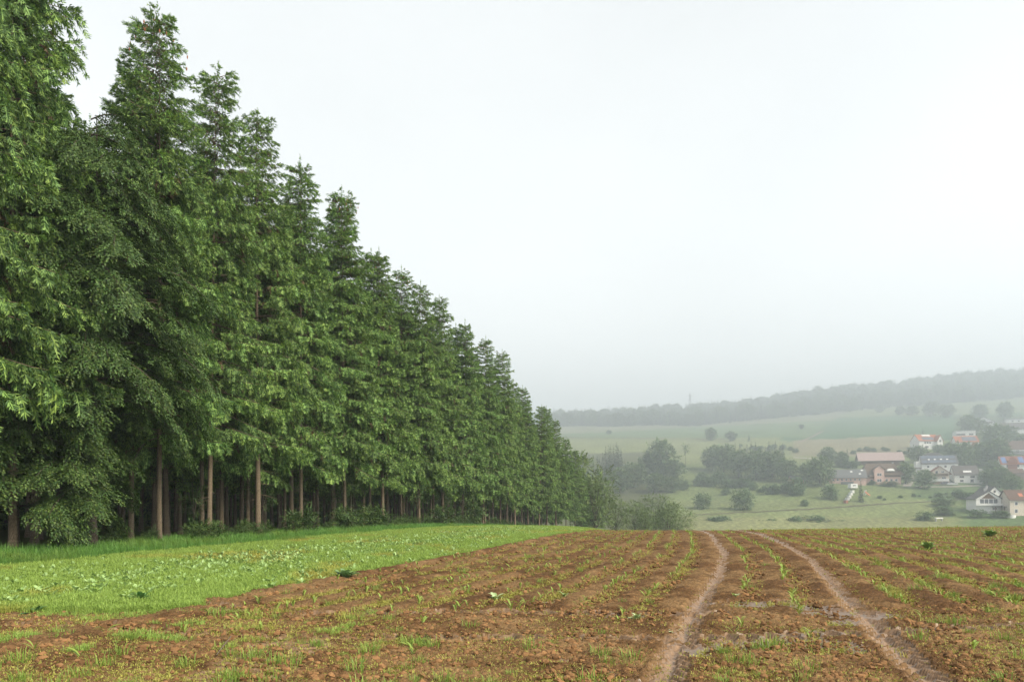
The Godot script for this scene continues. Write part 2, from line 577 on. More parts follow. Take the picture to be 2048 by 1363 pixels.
func make_spruce(H: float, cb: float, R: float, droop: float, thin: float, frs: Array) -> Node3D:
	var root := base("spruce_tree", Vector3.ZERO)
	var tr := trunk_mesh(H * 0.975, rnd(0.0048, 0.0068) * H, 0.004)
	var crown := MB.new()
	var tints := []
	for f in frs:
		var row := []
		for k in 7:
			row.append(tinted(f, 0.72 + 0.13 * k, rnd(-0.06, 0.12)))
		var dead := PackedColorArray()
		for q in f.c: dead.push_back(Color(0.10, 0.068, 0.036))
		row.append(dead)
		tints.append(row)
	# dead snags on the bare stem
	var y := 1.6
	while y < cb:
		var a0 := rnd(0, TAU)
		var dv := Vector3(cos(a0), rnd(-0.25, 0.1), sin(a0))
		var l0 := rnd(0.3, 1.3)
		tr.tube([Vector3(0, y, 0), Vector3(0, y, 0) + dv * l0 * 0.5, Vector3(0, y - 0.05 * l0, 0) + dv * l0], [0.016, 0.011, 0.005], 3)
		y += rnd(0.12, 0.35)
	y = cb
	while y < H - 0.75:
		var t := (y - cb) / (H - cb)
		var L0 := R * pow(1.0 - t, 0.64) * (0.8 + 0.2 * smoothstep(0.0, 0.1, t))
		L0 = minf(L0, (H - y) * 0.40 + 0.10)
		var n := 7 if t < 0.75 else 6
		var turn := rnd(0, TAU)
		for b in n:
			var az := turn + TAU * b / n + rnd(-0.4, 0.4)
			var out := Vector3(cos(az), 0, sin(az))
			var side := Vector3(-sin(az), 0, cos(az))
			var L := L0 * rnd(0.6, 1.12) + 0.18
			if rng.randf() < 0.1: L *= 1.25
			var up0 := lerpf(-0.08, 0.5, pow(t, 1.3)) + rnd(-0.16, 0.16)
			var dr := droop * (1.0 - 0.7 * t) * rnd(0.7, 1.35)
			var y0 := y + rnd(-0.42, 0.42) * (1.0 - 0.6 * t)
			var tone0 := rng.randi() % 4
			var pts := []
			var rad := []
			for k in 6:
				var s := k / 5.0
				pts.append(Vector3(0, y0, 0) + out * L * s + Vector3.UP * L * (up0 * s - dr * s * s + 0.45 * dr * pow(s, 4.0)) + side * L * 0.06 * sin(s * 5.0 + b))
				rad.append(lerpf(0.012 + 0.010 * L, 0.006, s))
			if L > 0.5:
				tr.tube(pts, rad, 3)
			var s := 0.36 - 0.3 * smoothstep(0.3, 0.75, t)
			var step := (0.17 if t < 0.7 else 0.14) / L * thin
			while s <= 1.0:
				var fi := clampf(s * 5.0, 0.0, 4.999)
				var p: Vector3 = pts[int(fi)].lerp(pts[int(fi) + 1], fi - int(fi))
				var fwd: Vector3 = (pts[int(fi) + 1] - pts[int(fi)]).normalized()
				var tl := (0.14 + 0.42 * L * (1.0 - s) * smoothstep(0.0, 0.4, s)) * rnd(0.6, 1.1)
				for q in [-1.0, 1.0]:
					# a side twig, and the tassels that hang along it
					var td: Vector3 = (fwd * rnd(0.5, 0.9) + side * q * rnd(0.6, 1.0)).normalized()
					var w := rnd(0.0, 0.12)
					while w < tl:
						var o: Vector3 = p + td * w + Vector3.DOWN * 0.22 * w * w
						var dir: Vector3 = (Vector3.DOWN * rnd(0.7, 1.9) * (1.0 - 0.75 * t) + out * rnd(0.1, 0.7) + td * rnd(0.1, 0.6) + Vector3.UP * 0.12 * t).normalized()
						var kd := rng.randi() % 3
						var sc := rnd(0.8, 1.4) * (1.0 - 0.28 * t)
						var tone := clampi(tone0 + rng.randi() % 3, 0, 6)
						if s < 0.45 and rng.randf() < 0.10: tone = 7
						var fa: Vector3 = out * rnd(-0.3, 1) + side * rnd(-1, 1) + Vector3.UP * rnd(0.2, 1.0)
						crown.add(frs[kd], frame(dir, fa, o, sc), tints[kd][tone])
						if t < 0.65 and rng.randf() < 0.6:
							crown.add(frs[kd], frame(dir + Vector3.DOWN * 0.9, fa, o + dir * 0.24 * sc, sc), tints[kd][tone])
						w += 0.19 * rnd(0.8, 1.2)
				s += step * rnd(0.8, 1.2)
			# the bough end: twigs that point out and a little up
			for k in 5:
				var dir2: Vector3 = (out * 1.0 + Vector3.UP * rnd(-0.6, 0.35 + 0.4 * t) + side * rnd(-0.8, 0.8)).normalized()
				crown.add(frs[k % 3], frame(dir2, Vector3.UP + side * rnd(-1, 1), pts[5] - out * rnd(0.0, 0.25), rnd(0.7, 1.1) * (1.0 - 0.25 * t)), tints[k % 3][clampi(tone0 + rng.randi() % 3, 0, 6)])
		y += rnd(0.52, 0.78) * (1.0 - 0.6 * t)
	# the leader
	for k in 26:
		var a2 := k * 2.4
		crown.add(frs[2], frame(Vector3(cos(a2) * 0.8, 0.7, sin(a2) * 0.8), Vector3.UP, Vector3(0, H - 1.3 + 0.05 * k, 0), 0.72 - 0.018 * k), tints[2][2 + k % 3])
	crown.add(frs[0], frame(Vector3.UP, Vector3.RIGHT, Vector3(0, H - 0.3, 0), 0.6), tints[0][3])
	part("trunk", tr.mesh(), M.bark, root)
	part("crown", crown.mesh(), M.needles, root)
	return root

func add_cones(root: Node3D, H: float) -> void:
	# brown cones that hang in the top of the tree
	var mb := MB.new()
	for k in 26:
		var a := rnd(0, TAU)
		var r := rnd(0.35, 1.15)
		var p := Vector3(cos(a) * r, H - 0.5 - r * rnd(0.9, 2.0), sin(a) * r)
		mb.tube([p, p + Vector3(0, -0.07, 0), p + Vector3(0, -0.16, 0)], [0.012, 0.032, 0.008], 5)
	var o := part("cones", mb.mesh(), M.cone, root)
	tag(o, "reddish brown cones hanging near the top", "", "", "stuff")

func make_leafy(called: String, H: float, cb: float, R: float, lobes: int, per: int, frs: Array, dens := 1.0, trunk_r := 0.02) -> Node3D:
	# a round-crowned broadleaf: limbs that reach uneven lobes, each a shell of leafy sprays
	var root := base(called, Vector3.ZERO)
	var tr := trunk_mesh(H * 0.72, trunk_r * H, 0.02)
	var crown := MB.new()
	var tints := []
	for f in frs:
		var row := []
		for k in 6:
			row.append(tinted(f, 0.74 + 0.1 * k, rnd(-0.08, 0.12)))
		tints.append(row)
	var mid := (H + cb) * 0.5
	for k in lobes:
		var gy := 1.0 - 2.0 * (k + 0.5) / lobes
		var ga := k * 2.39996 + rnd(-0.5, 0.5)
		var gr := sqrt(maxf(0.0, 1.0 - gy * gy))
		var p := Vector3(cos(ga) * gr * R * 0.66, mid + gy * (H - cb) * 0.36, sin(ga) * gr * R * 0.66) * Vector3(rnd(0.8, 1.1), 1, rnd(0.8, 1.1))
		var lr := R * rnd(0.30, 0.46) * (1.0 - 0.15 * gy)
		tr.tube([Vector3(0, cb * 0.8 + (p.y - cb) * 0.25, 0), p * Vector3(0.5, 1, 0.5) - Vector3(0, 0.35 * lr, 0), p], [0.012 * H * 0.6, 0.007 * H * 0.6, 0.004 * H * 0.5], 4)
		for j in int(per * dens):
			var v := Vector3(rng.randfn(), rng.randfn(), rng.randfn()).normalized()
			v.y = absf(v.y) * 0.9 + v.y * 0.1 if rng.randf() < 0.6 else v.y
			var o := p + v * Vector3(1, 0.8, 1) * lr * pow(rng.randf(), 0.33)
			var f := rng.randi() % frs.size()
			var dir := (v + Vector3.DOWN * rnd(0.0, 0.7) + Vector3(rnd(-.5, .5), 0, rnd(-.5, .5))).normalized()
			crown.add(frs[f], frame(dir, Vector3.UP + v * 0.6 + Vector3(rnd(-.4, .4), 0, rnd(-.4, .4)), o, rnd(0.75, 1.25)), tints[f][clampi(int(rnd(0, 6)), 0, 5)])
	part("trunk", tr.mesh(), M.bark_grey, root)
	part("crown", crown.mesh(), M.leaves, root)
	return root

func make_beech(H: float, cb: float, reach: float, az0: float, spread: float, n: int, slope: float, frs: Array) -> Node3D:
	# an edge beech whose limbs all reach for the light over the field and droop in layered sheets
	var root := base("beech_tree", Vector3.ZERO)
	var tr := trunk_mesh(H * 0.95, 0.013 * H, 0.015)
	var crown := MB.new()
	var tints := []
	for f in frs:
		var row := []
		for k in 6:
			row.append(tinted(f, 0.7 + 0.12 * k, rnd(-0.05, 0.16)))
		tints.append(row)
	for b in n:
		var t := (b + rng.randf() * 0.7) / n
		var y0 := lerpf(cb, H * 0.93, t)
		var az := az0 + rnd(-spread, spread)
		var out := Vector3(cos(az), 0, sin(az))
		var side := Vector3(-sin(az), 0, cos(az))
		var L := reach * rnd(0.7, 1.1) * (1.0 - 0.62 * t * t) * (0.75 + 0.25 * smoothstep(0.0, 0.2, t))
		var pts := []
		var rad := []
		for k in 8:
			var s := k / 7.0
			pts.append(Vector3(0, y0, 0) + out * L * (s - 0.12 * s * s) + Vector3.UP * L * ((0.5 + 0.25 * sin(b * 2.1)) * s - slope * s * s) + side * L * 0.07 * sin(s * 4.0 + b))
			rad.append(lerpf(0.012 + 0.012 * L, 0.005, s))
		tr.tube(pts, rad, 4)
		var s := 0.06
		while s < 1.0:
			var fi := clampf(s * 7.0, 0.0, 6.999)
			var p: Vector3 = pts[int(fi)].lerp(pts[int(fi) + 1], fi - int(fi))
			var fwd: Vector3 = (pts[int(fi) + 1] - pts[int(fi)]).normalized()
			for q in [-1.0, 1.0]:
				# side twig: a sheet of leaves that follows the fall of the limb
				var tl := L * 0.26 * sin(PI * clampf(s * 0.85 + 0.07, 0.0, 1.0)) * rnd(0.5, 1.1) + 0.25
				var td: Vector3 = (fwd * rnd(0.3, 1.3) + side * q * rnd(0.0, 1.1) + Vector3.UP * rnd(-0.45, 0.1)).normalized()
				p += Vector3(rnd(-0.1, 0.1), rnd(-0.08, 0.08), rnd(-0.1, 0.1))
				var w := rnd(0.0, 0.2)
				while w < tl:
					var o := p + td * w + Vector3.DOWN * 0.25 * w * w
					var f := rng.randi() % frs.size()
					var dir: Vector3 = (td + fwd * rnd(-0.2, 0.9) + side * rnd(-0.8, 0.8) + Vector3.DOWN * (rnd(-0.1, 0.5) + 0.3 * w)).normalized()
					crown.add(frs[f], frame(dir, Vector3.UP + out * rnd(0.1, 0.7) + side * rnd(-0.5, 0.5), o, rnd(0.75, 1.2)), tints[f][rng.randi() % 6])
					w += 0.2
			s += 0.13 / maxf(L, 0.8) * rnd(0.8, 1.2)
	part("trunk", tr.mesh(), M.bark_grey, root)
	part("crown", crown.mesh(), M.beech_leaves, root)
	return root

# ---------------------------------------------------------------- low plants
func grass_blade(mb: MB, o: Vector3, az: float, h: float, bend: float, w: float, c0: Color) -> void:
	var out := Vector3(cos(az), 0, sin(az))
	var side := Vector3(-sin(az), 0, cos(az)) * w
	var p1 := o + Vector3.UP * h * 0.6 + out * bend * h * 0.25
	var p2 := o + Vector3.UP * h * (1.0 - 0.35 * bend) + out * bend * h * 0.75
	mb.v.append_array([o - side, p1 - side * 0.7, p1 + side * 0.7, o - side, p1 + side * 0.7, o + side, p1 - side * 0.7, p2, p1 + side * 0.7])
	for q in 9:
		mb.c.push_back(c0)

func grass_clump(n: int, h: float, r: float, w: float, c0: Color, c1: Color) -> MB:
	var mb := MB.new()
	for k in n:
		var a := rnd(0, TAU)
		var q := sqrt(rng.randf()) * r
		grass_blade(mb, Vector3(cos(a) * q, -0.02, sin(a) * q), a + rnd(-0.9, 0.9), h * rnd(0.6, 1.15), rnd(0.2, 1.0), w * rnd(0.7, 1.2), c0.lerp(c1, rnd(0.15, 1.0)))
	return mb

func broad_leaf(mb: MB, o: Vector3, az: float, ln: float, rise: float, w: float, c0: Color) -> void:
	# an arching leaf with a folded midrib
	var out := Vector3(cos(az), 0, sin(az))
	var side := Vector3(-sin(az), 0, cos(az))
	var prof := [0.12, 0.75, 1.0, 0.7, 0.0]
	var rows := []
	for k in 5:
		var s := k / 4.0
		var p := o + out * ln * (s * cos(rise) + 0.18 * s * s) + Vector3.UP * ln * (s * sin(rise) - 0.42 * s * s)
		var ww: float = w * prof[k]
		rows.append([p - side * ww + Vector3.UP * ww * 0.35, p, p + side * ww + Vector3.UP * ww * 0.35])
	for k in 4:
		for j in 2:
			var a: Vector3 = rows[k][j]
			var b: Vector3 = rows[k + 1][j]
			var c: Vector3 = rows[k + 1][j + 1]
			var d: Vector3 = rows[k][j + 1]
			mb.v.append_array([a, b, c, a, c, d])
			for q in 6:
				mb.c.push_back(c0)

func dock(n: int, ln: float, c0: Color, c1: Color) -> MB:
	var mb := MB.new()
	for k in n:
		broad_leaf(mb, Vector3(rnd(-0.03, 0.03), -0.02, rnd(-0.03, 0.03)), k * 2.4 + rnd(-0.4, 0.4), ln * rnd(0.65, 1.1), rnd(0.5, 1.35), ln * rnd(0.13, 0.19), c0.lerp(c1, rnd(0.2, 1.0)))
	return mb

func weed(n: int, ln: float, c0: Color, c1: Color) -> MB:
	var mb := MB.new()
	for k in n:
		broad_leaf(mb, Vector3(rnd(-0.05, 0.05), -0.02, rnd(-0.05, 0.05)), k * 2.4 + rnd(-0.5, 0.5), ln * rnd(0.55, 1.1), rnd(0.85, 1.45), ln * rnd(0.09, 0.14), c0.lerp(c1, rnd(0.1, 1.0)))
	return mb

func maize(n: int) -> MB:
	var mb := MB.new()
	var az := rnd(0, PI)
	for k in n:
		var a := az + PI * k + rnd(-0.4, 0.4)
		broad_leaf(mb, Vector3(0, 0.015 * k, 0), a, rnd(0.12, 0.22), rnd(0.75, 1.3), rnd(0.009, 0.014), Color(0.17, 0.25, 0.05).lerp(Color(0.27, 0.36, 0.075), rnd(0.2, 1.0)))
	return mb

func clod_mesh(seed_: int) -> ArrayMesh:
	var m := SphereMesh.new()
	m.radial_segments = 7
	m.rings = 4
	m.radius = 1.0
	m.height = 2.0
	var a := m.get_mesh_arrays()
	var v: PackedVector3Array = a[Mesh.ARRAY_VERTEX]
	var nz := FastNoiseLite.new()
	nz.seed = seed_
	nz.frequency = 0.9
	for i in v.size():
		var p := v[i]
		v[i] = p * Vector3(1, 0.72, 0.85) * (1.0 + 0.55 * nz.get_noise_3dv(p * 1.3))
	var st := SurfaceTool.new()
	var arr := []
	arr.resize(Mesh.ARRAY_MAX)
	arr[Mesh.ARRAY_VERTEX] = v
	arr[Mesh.ARRAY_INDEX] = a[Mesh.ARRAY_INDEX]
	st.create_from_arrays(arr)
	return st.commit()

func relief(x: float, d: float) -> float:
	return ground(x, d)

func spin(o: Vector3, s: Vector3, tilt := 0.15) -> Transform3D:
	var b := Basis(Vector3.UP, rnd(0, TAU)) * Basis(Vector3.RIGHT, rnd(-tilt, tilt))
	return Transform3D(b.scaled_local(s), o)

func forest_x(d: float) -> float:
	return -20.9 + 0.22 * d

func log_d(a: float, b: float) -> float:
	return a * pow(b / a, rng.randf())

func plant_ground() -> void:
	# loose clods on the soil
	var xs := [[], [], []]
	var cs := [[], [], []]
	for k in 60000:
		var d := log_d(5.2, 42.0)
		var x := rnd(-0.82, 0.82) * d
		if is_grass(x, d) and rng.randf() < 0.97: continue
		if absf(x - lerp_list(TA, d)) < 0.3 or absf(x - lerp_list(TB, d)) < 0.3: continue
		var c := x - 0.27 * d
		var patch := n_patch.get_noise_2d(x * 0.9 + 50.0, d * 0.9)
		var near_edge := absf(c - edge_c(d) - 0.3) < 0.35
		if rng.randf() > 0.35 + 0.9 * patch + (0.5 if near_edge else 0.0): continue
		var s := 0.009 + 0.034 * pow(rng.randf(), 5.0) + 0.0006 * d
		if near_edge: s *= 1.35
		var q := rng.randi() % 3
		xs[q].append(spin(Vector3(x, ground(x, d) + 0.012 + s * 0.2, -d), Vector3(s * rnd(0.8, 1.4), s * rnd(0.7, 1.1), s), 0.8))
		var t := rnd(0.5, 1.3)
		cs[q].append(Color(0.19 * t, 0.104 * t, 0.048 * t))
	for q in 3:
		tag(scatter("soil_clods", clod_mesh(40 + q), M.clod, xs[q], cs[q]), "loose reddish brown crumbs of tilled soil", "soil", "", "stuff")
	# a skin of tiny weed seedlings
	var wm := [grass_clump(7, 0.05, 0.045, 0.0045, Color(0.25, 0.245, 0.06), Color(0.38, 0.365, 0.09)).mesh(), dock(6, 0.045, Color(0.24, 0.235, 0.05), Color(0.34, 0.325, 0.07)).mesh()]
	xs = [[], []]
	cs = [[], []]
	for k in 300000:
		var d := log_d(5.2, 52.0)
		var x := rnd(-0.85, 0.85) * d
		if is_grass(x, d): continue
		var w := weediness(x, d)
		if rng.randf() > w * w * 1.15 + 0.05: continue
		var rut := minf(absf(x - lerp_list(TA, d)), absf(x - lerp_list(TB, d)))
		if rut < 0.27 and rng.randf() < 0.95: continue
		if d < 12.0 and (absf(d - lerp_list(TC, x)) < 0.19 or absf(d - lerp_list(TD, x)) < 0.16 or (d < 8.1 and x > -3.1 and x < -2.0)) and rng.randf() < 0.8: continue
		var q := rng.randi() % 2
		var s := rnd(0.55, 1.3) * (1.0 + 0.02 * d)
		xs[q].append(spin(Vector3(x, ground(x, d) + 0.005, -d), Vector3(s, s, s), 0.3))
		var t := rnd(0.7, 1.15)
		cs[q].append(Color(t, t * rnd(0.92, 1.06), t))
	for q in 2:
		tag(scatter("weed_seedlings", wm[q], M.leaf_low, xs[q], cs[q]), "thin olive skin of tiny weed seedlings over the soil", "weeds", "", "stuff")
	# grass of the verge: low lawn grass, and tall grass along the trees
	var lawn := []
	var tall := []
	for k in 4:
		lawn.append(grass_clump(15, 0.12, 0.10, 0.0045, Color(0.145, 0.24, 0.045), Color(0.30, 0.43, 0.10)).mesh())
		tall.append(grass_clump(14, 0.42, 0.16, 0.006, Color(0.06, 0.16, 0.03), Color(0.145, 0.30, 0.06)).mesh())
	var lx := [[], [], [], []]
	var lc := [[], [], [], []]
	var tx := [[], [], [], []]
	var tc := [[], [], [], []]
	for k in 72000:
		var d := log_d(7.5, 120.0)
		var fx := forest_x(d)
		var x := rnd(maxf(fx - 1.5, -0.85 * d), -8.0 + 0.27 * d + (3.6 if d < 10.4 else 0.8))
		var inside := is_grass(x, d)
		var near_forest := x - fx
		if not inside:
			# grass creeping into the near corner of the field
			if d > 10.4 or n_patch.get_noise_2d(x * 1.3, d * 1.6) < 0.12 or rng.randf() < 0.72 or absf(d - lerp_list(TC, x)) < 0.22 or (d < 8.1 and x > -3.1 and x < -2.0): continue
		var q := rng.randi() % 4
		var bare := n_patch.get_noise_2d(x * 0.5 + 7.0, d * 0.25)
		var t := rnd(0.78, 1.12)
		var yellow := smoothstep(0.1, 0.6, bare) * 0.5
		if near_forest < 3.4 + 1.2 * bare:
			if near_forest < 0.0 and rng.randf() < 0.6: continue
			var s := rnd(0.55, 1.1) * (1.0 - 0.35 * smoothstep(2.0, 4.4, near_forest))
			tx[q].append(spin(Vector3(x, ground(x, d), -d), Vector3(s, s * rnd(0.75, 1.25), s)))
			tc[q].append(Color(t * (1.0 + yellow), t, t))
		else:
			if bare > 0.42 and rng.randf() < 0.75: continue
			var s := rnd(0.7, 1.25) * (1.0 + 0.004 * d)
			if not inside: s *= 0.7
			lx[q].append(spin(Vector3(x, ground(x, d) + 0.01, -d), Vector3(s, s * rnd(0.7, 1.2), s)))
			lc[q].append(Color(t * (1.0 + yellow), t * (1.0 - 0.1 * yellow), t * 0.95))
	for q in 4:
		tag(scatter("verge_grass", lawn[q], M.leaf_low, lx[q], lc[q]), "short bright green grass of the verge", "grass", "", "stuff")
		tag(scatter("tall_grass", tall[q], M.leaf_low, tx[q], tc[q]), "tall grass along the foot of the spruces", "grass", "", "stuff")
	# broad pale leaves in a band through the verge
	var pale := []
	for k in 4:
		var src := base("broadleaf_weed", Vector3.ZERO)
		part("leaves", weed(5 + 2 * k, 0.15 + 0.04 * k, Color(0.19, 0.31, 0.09), Color(0.33, 0.465, 0.19)).mesh(), M.leaf_shine, src)
		tag(src, "pale green broad-leaved weed standing in the grass verge", "weed", "broad-leaved weeds in the verge")
		pale.append(src)
	var spots := []
	for k in 3800:
		var d := log_d(10.6, 60.0)
		var mid := -12.1 - 0.02 * d + 0.27 * d
		var x := mid + rng.randfn() * 1.9 + 0.2
		if not is_grass(x, d) or x - forest_x(d) < 3.6: continue
		if absf(x) > 0.8 * d: continue
		if n_patch.get_noise_2d(x * 0.7, d * 0.5 + 40.0) < -0.25 + (0.2 if d < 14.0 else 0.0) and rng.randf() < 0.85: continue
		spots.append([d, x])
	spots.sort_custom(func(p, q): return p[0] < q[0])
	var used := [false, false, false, false]
	var rest := []
	var restc := []
	for k in spots.size():
		var d: float = spots[k][0]
		var x: float = spots[k][1]
		var q := rng.randi() % 4
		var s := rnd(0.6, 1.25)
		if k < 280:
			if not used[q]:
				used[q] = true
				place(pale[q], Vector3(x, ground(x, d), -d), rnd(0, TAU), s)
			else:
				copy_of(pale[q], Vector3(x, ground(x, d), -d), rnd(0, TAU), s)
		else:
			rest.append(spin(Vector3(x, ground(x, d), -d), Vector3(s, s, s)))
			restc.append(Color.WHITE * rnd(0.8, 1.1))
	if rest.size():
		tag(scatter("distant_weeds", (pale[2].get_child(0) as MeshInstance3D).mesh, M.leaf_shine, rest, restc), "pale broad-leaved weeds thick in the far verge", "weeds", "", "stuff")
	# maize seedlings in rows that run with the tracks
	var mz := []
	for k in 4:
		var src := base("maize_seedling", Vector3.ZERO)
		part("leaves", maize(4 + k % 3).mesh(), M.leaf_low, src)
		tag(src, "young maize plant growing in a sown row of the tilled field", "maize plant", "maize seedlings in rows")
		mz.append(src)
	spots = []
	for row in range(-13, 34):
		var off := 0.68 + 0.86 * row
		var d := 7.0
		while d < 46.0:
			d += rnd(0.14, 0.30) * (1.0 + 0.012 * d)
			if d < 10.4 and rng.randf() < 0.8: continue
			if n_patch.get_noise_2d(row * 31.0, d * 0.7) < -0.12: continue
			var x := lerp_list(TA, d) + off + rnd(-0.05, 0.05) + 0.08 * n_patch.get_noise_2d(row * 9.0, d * 0.4)
			if absf(x) > 0.78 * d or is_grass(x, d): continue
			if absf(x - lerp_list(TA, d)) < 0.26 or absf(x - lerp_list(TB, d)) < 0.26: continue
			if row < -4 and rng.randf() < 0.45: continue
			spots.append([d, x])
	spots.sort_custom(func(p, q): return p[0] < q[0])
	used = [false, false, false, false]
	rest = []
	restc = []
	for k in spots.size():
		var d: float = spots[k][0]
		var x: float = spots[k][1]
		var q := rng.randi() % 4
		var s := rnd(0.7, 1.25)
		if k < 290:
			if not used[q]:
				used[q] = true
				place(mz[q], Vector3(x, ground(x, d), -d), rnd(0, TAU), s)
			else:
				copy_of(mz[q], Vector3(x, ground(x, d), -d), rnd(0, TAU), s)
		else:
			rest.append(spin(Vector3(x, ground(x, d), -d), Vector3(s, s, s)))
			restc.append(Color.WHITE * rnd(0.85, 1.1))
	tag(scatter("distant_maize", (mz[1].get_child(0) as MeshInstance3D).mesh, M.leaf_low, rest, restc), "rows of maize seedlings towards the crest", "maize", "", "stuff")
	# grass tufts on the soil
	var tf := []
	for k in 4:
		var src := base("grass_tuft", Vector3.ZERO)
		part("blades", grass_clump(26 + 8 * k, 0.15, 0.09, 0.004, Color(0.10, 0.17, 0.03), Color(0.25, 0.34, 0.07)).mesh(), M.leaf_low, src)
		tag(src, "bright green tuft of grass on the tilled soil", "grass tuft", "grass tufts on the field")
		tf.append(src)
	used = [false, false, false, false]
	var n := 0
	for k in 1900:
		var d := log_d(5.6, 30.0)
		var x := rnd(-0.78, 0.78) * d
		if is_grass(x, d): continue
		var r := x - lerp_list(TA, d)
		var want := 0.16 + 0.7 * smoothstep(2.2, 4.5, r)
		if d < 9.0: want += 0.25
		if d < 10.2 and x < -1.2: want += 0.2
		if r > -2.5 and r < 2.6 and d > 9.0: want = 0.07
		if rng.randf() > want * (0.6 + 0.9 * n_patch.get_noise_2d(x * 0.9, d * 0.9 + 80.0)): continue
		if absf(r) < 0.3 or absf(x - lerp_list(TB, d)) < 0.3: continue
		if d < 12.0 and (absf(d - lerp_list(TC, x)) < 0.2 or absf(d - lerp_list(TD, x)) < 0.2): continue
		var q := rng.randi() % 4
		var s := rnd(0.45, 1.5)
		n += 1
		if n > 290: break
		if not used[q]:
			used[q] = true
			place(tf[q], Vector3(x, ground(x, d), -d), rnd(0, TAU), s)
		else:
			copy_of(tf[q], Vector3(x, ground(x, d), -d), rnd(0, TAU), s)
	# single large plants that stand out
	var big := [
		[690, 1158, 34, 0.42, Color(0.07, 0.15, 0.05), Color(0.20, 0.32, 0.13), "large bushy dock plant at the edge of the verge grass, beside the soil"],
		[283, 1203, 18, 0.34, Color(0.06, 0.16, 0.04), Color(0.16, 0.30, 0.10), "spreading dark green dock at the near end of the verge"],
		[70, 1226, 5, 0.26, Color(0.045, 0.11, 0.035), Color(0.06, 0.14, 0.045), "single dark upright leaf clump at the verge end"],
		[1856, 1103, 22, 0.5, Color(0.09, 0.18, 0.04), Color(0.22, 0.33, 0.09), "broad dark weed among the tufts on the rising side of the field"],
		[1980, 1080, 26, 0.6, Color(0.09, 0.18, 0.04), Color(0.21, 0.33, 0.08), "tallest dark weed clump near the crest of the field"],
		[1272, 1238, 7, 0.22, Color(0.25, 0.33, 0.14), Color(0.42, 0.5, 0.28), "small pale broad-leaved weed between the cross ruts"],
		[992, 1196, 7, 0.22, Color(0.22, 0.32, 0.13), Color(0.40, 0.5, 0.27), "small pale rosette on bare soil amid the crop rows"],
		[1468, 1196, 4, 0.24, Color(0.30, 0.42, 0.07), Color(0.45, 0.52, 0.3), "yellow-green upright leaf pair beside the curved wheel track"],
		[1350, 1262, 3, 0.13, Color(0.3, 0.38, 0.2), Color(0.42, 0.5, 0.32), "flat pale leaf lying beside the wheel track"],
		[1130, 1190, 5, 0.2, Color(0.2, 0.3, 0.1), Color(0.35, 0.46, 0.2), "small broad weed in the crop row before the forest end"],
	]
	for b in big:
		var d: float = EYE * F / (b[1] - HOR)
		var x: float = (b[0] - 1024.0) / F * d
		var o := base("dock_plant", Vector3(x, ground(x, d), -d), rnd(0, TAU))
		part("leaves", (weed(b[2] * 2, b[3], b[4], b[5]) if b[2] > 15 else dock(b[2], b[3], b[4], b[5])).mesh(), M.leaf_shine, o)
		tag(o, b[6], "weed")
	# a dry stick on the mud of the near corner
	var sm := MB.new()
	var s0 := Vector3((432 - 1024.0) / F * 7.25, 0.03, -7.25)
	var s1 := Vector3((462 - 1024.0) / F * 7.95, 0.10, -7.95)
	sm.tube([s0, s0.lerp(s1, 0.5) + Vector3(0.01, 0.015, 0), s1], [0.006, 0.008, 0.006], 6)
	tag(part("dry_stick", sm.mesh(), M.bark, self), "thin dry stick lying on tread-marked mud", "stick")

# ---------------------------------------------------------------- village
func solid(called: String, mb: MB, mat: Material, parent: Node) -> MeshInstance3D:
	return part(called, mb.mesh(), mat, parent)

func window_on(h: Node3D, x: float, y: float, z: float, w: float, ht: float, frame_mat: Material) -> void:
	var f := MB.new()
	var t := 0.09
	f.box(Vector3(x - w / 2, y, z), Vector3(x + w / 2, y + t, z + 0.07))
	f.box(Vector3(x - w / 2, y + ht - t, z), Vector3(x + w / 2, y + ht, z + 0.07))
	for q in [-1.0, 1.0]:
		f.box(Vector3(x + q * (w / 2 - t / 2) - t / 2, y + t, z), Vector3(x + q * (w / 2 - t / 2) + t / 2, y + ht - t, z + 0.07))
	if w > 1.1:
		f.box(Vector3(x - t / 2, y + t, z), Vector3(x + t / 2, y + ht - t, z + 0.06))
	var o := solid("window", f, frame_mat, h)
	var p := MB.new()
	p.box(Vector3(x - w / 2 + t, y + t, z - 0.05), Vector3(x + w / 2 - t, y + ht - t, z + 0.02))
	solid("pane", p, M.glass_dark, o)

func gable_wall(w: float, hw: float, rh: float, dp: float, gable_front: bool) -> MB:
	# a house body with its foundation, ridge along x, or along z when the gable looks at us
	var m := MB.new()
	m.box(Vector3(-w / 2, -3.0, -dp), Vector3(w / 2, hw, 0))
	if gable_front:
		for z in [0.0, -dp]:
			m.tri(Vector3(-w / 2, hw, z), Vector3(0, hw + rh, z), Vector3(w / 2, hw, z))
	else:
		for x in [-w / 2, w / 2]:
			m.tri(Vector3(x, hw, 0), Vector3(x, hw + rh, -dp / 2), Vector3(x, hw, -dp))
	return m

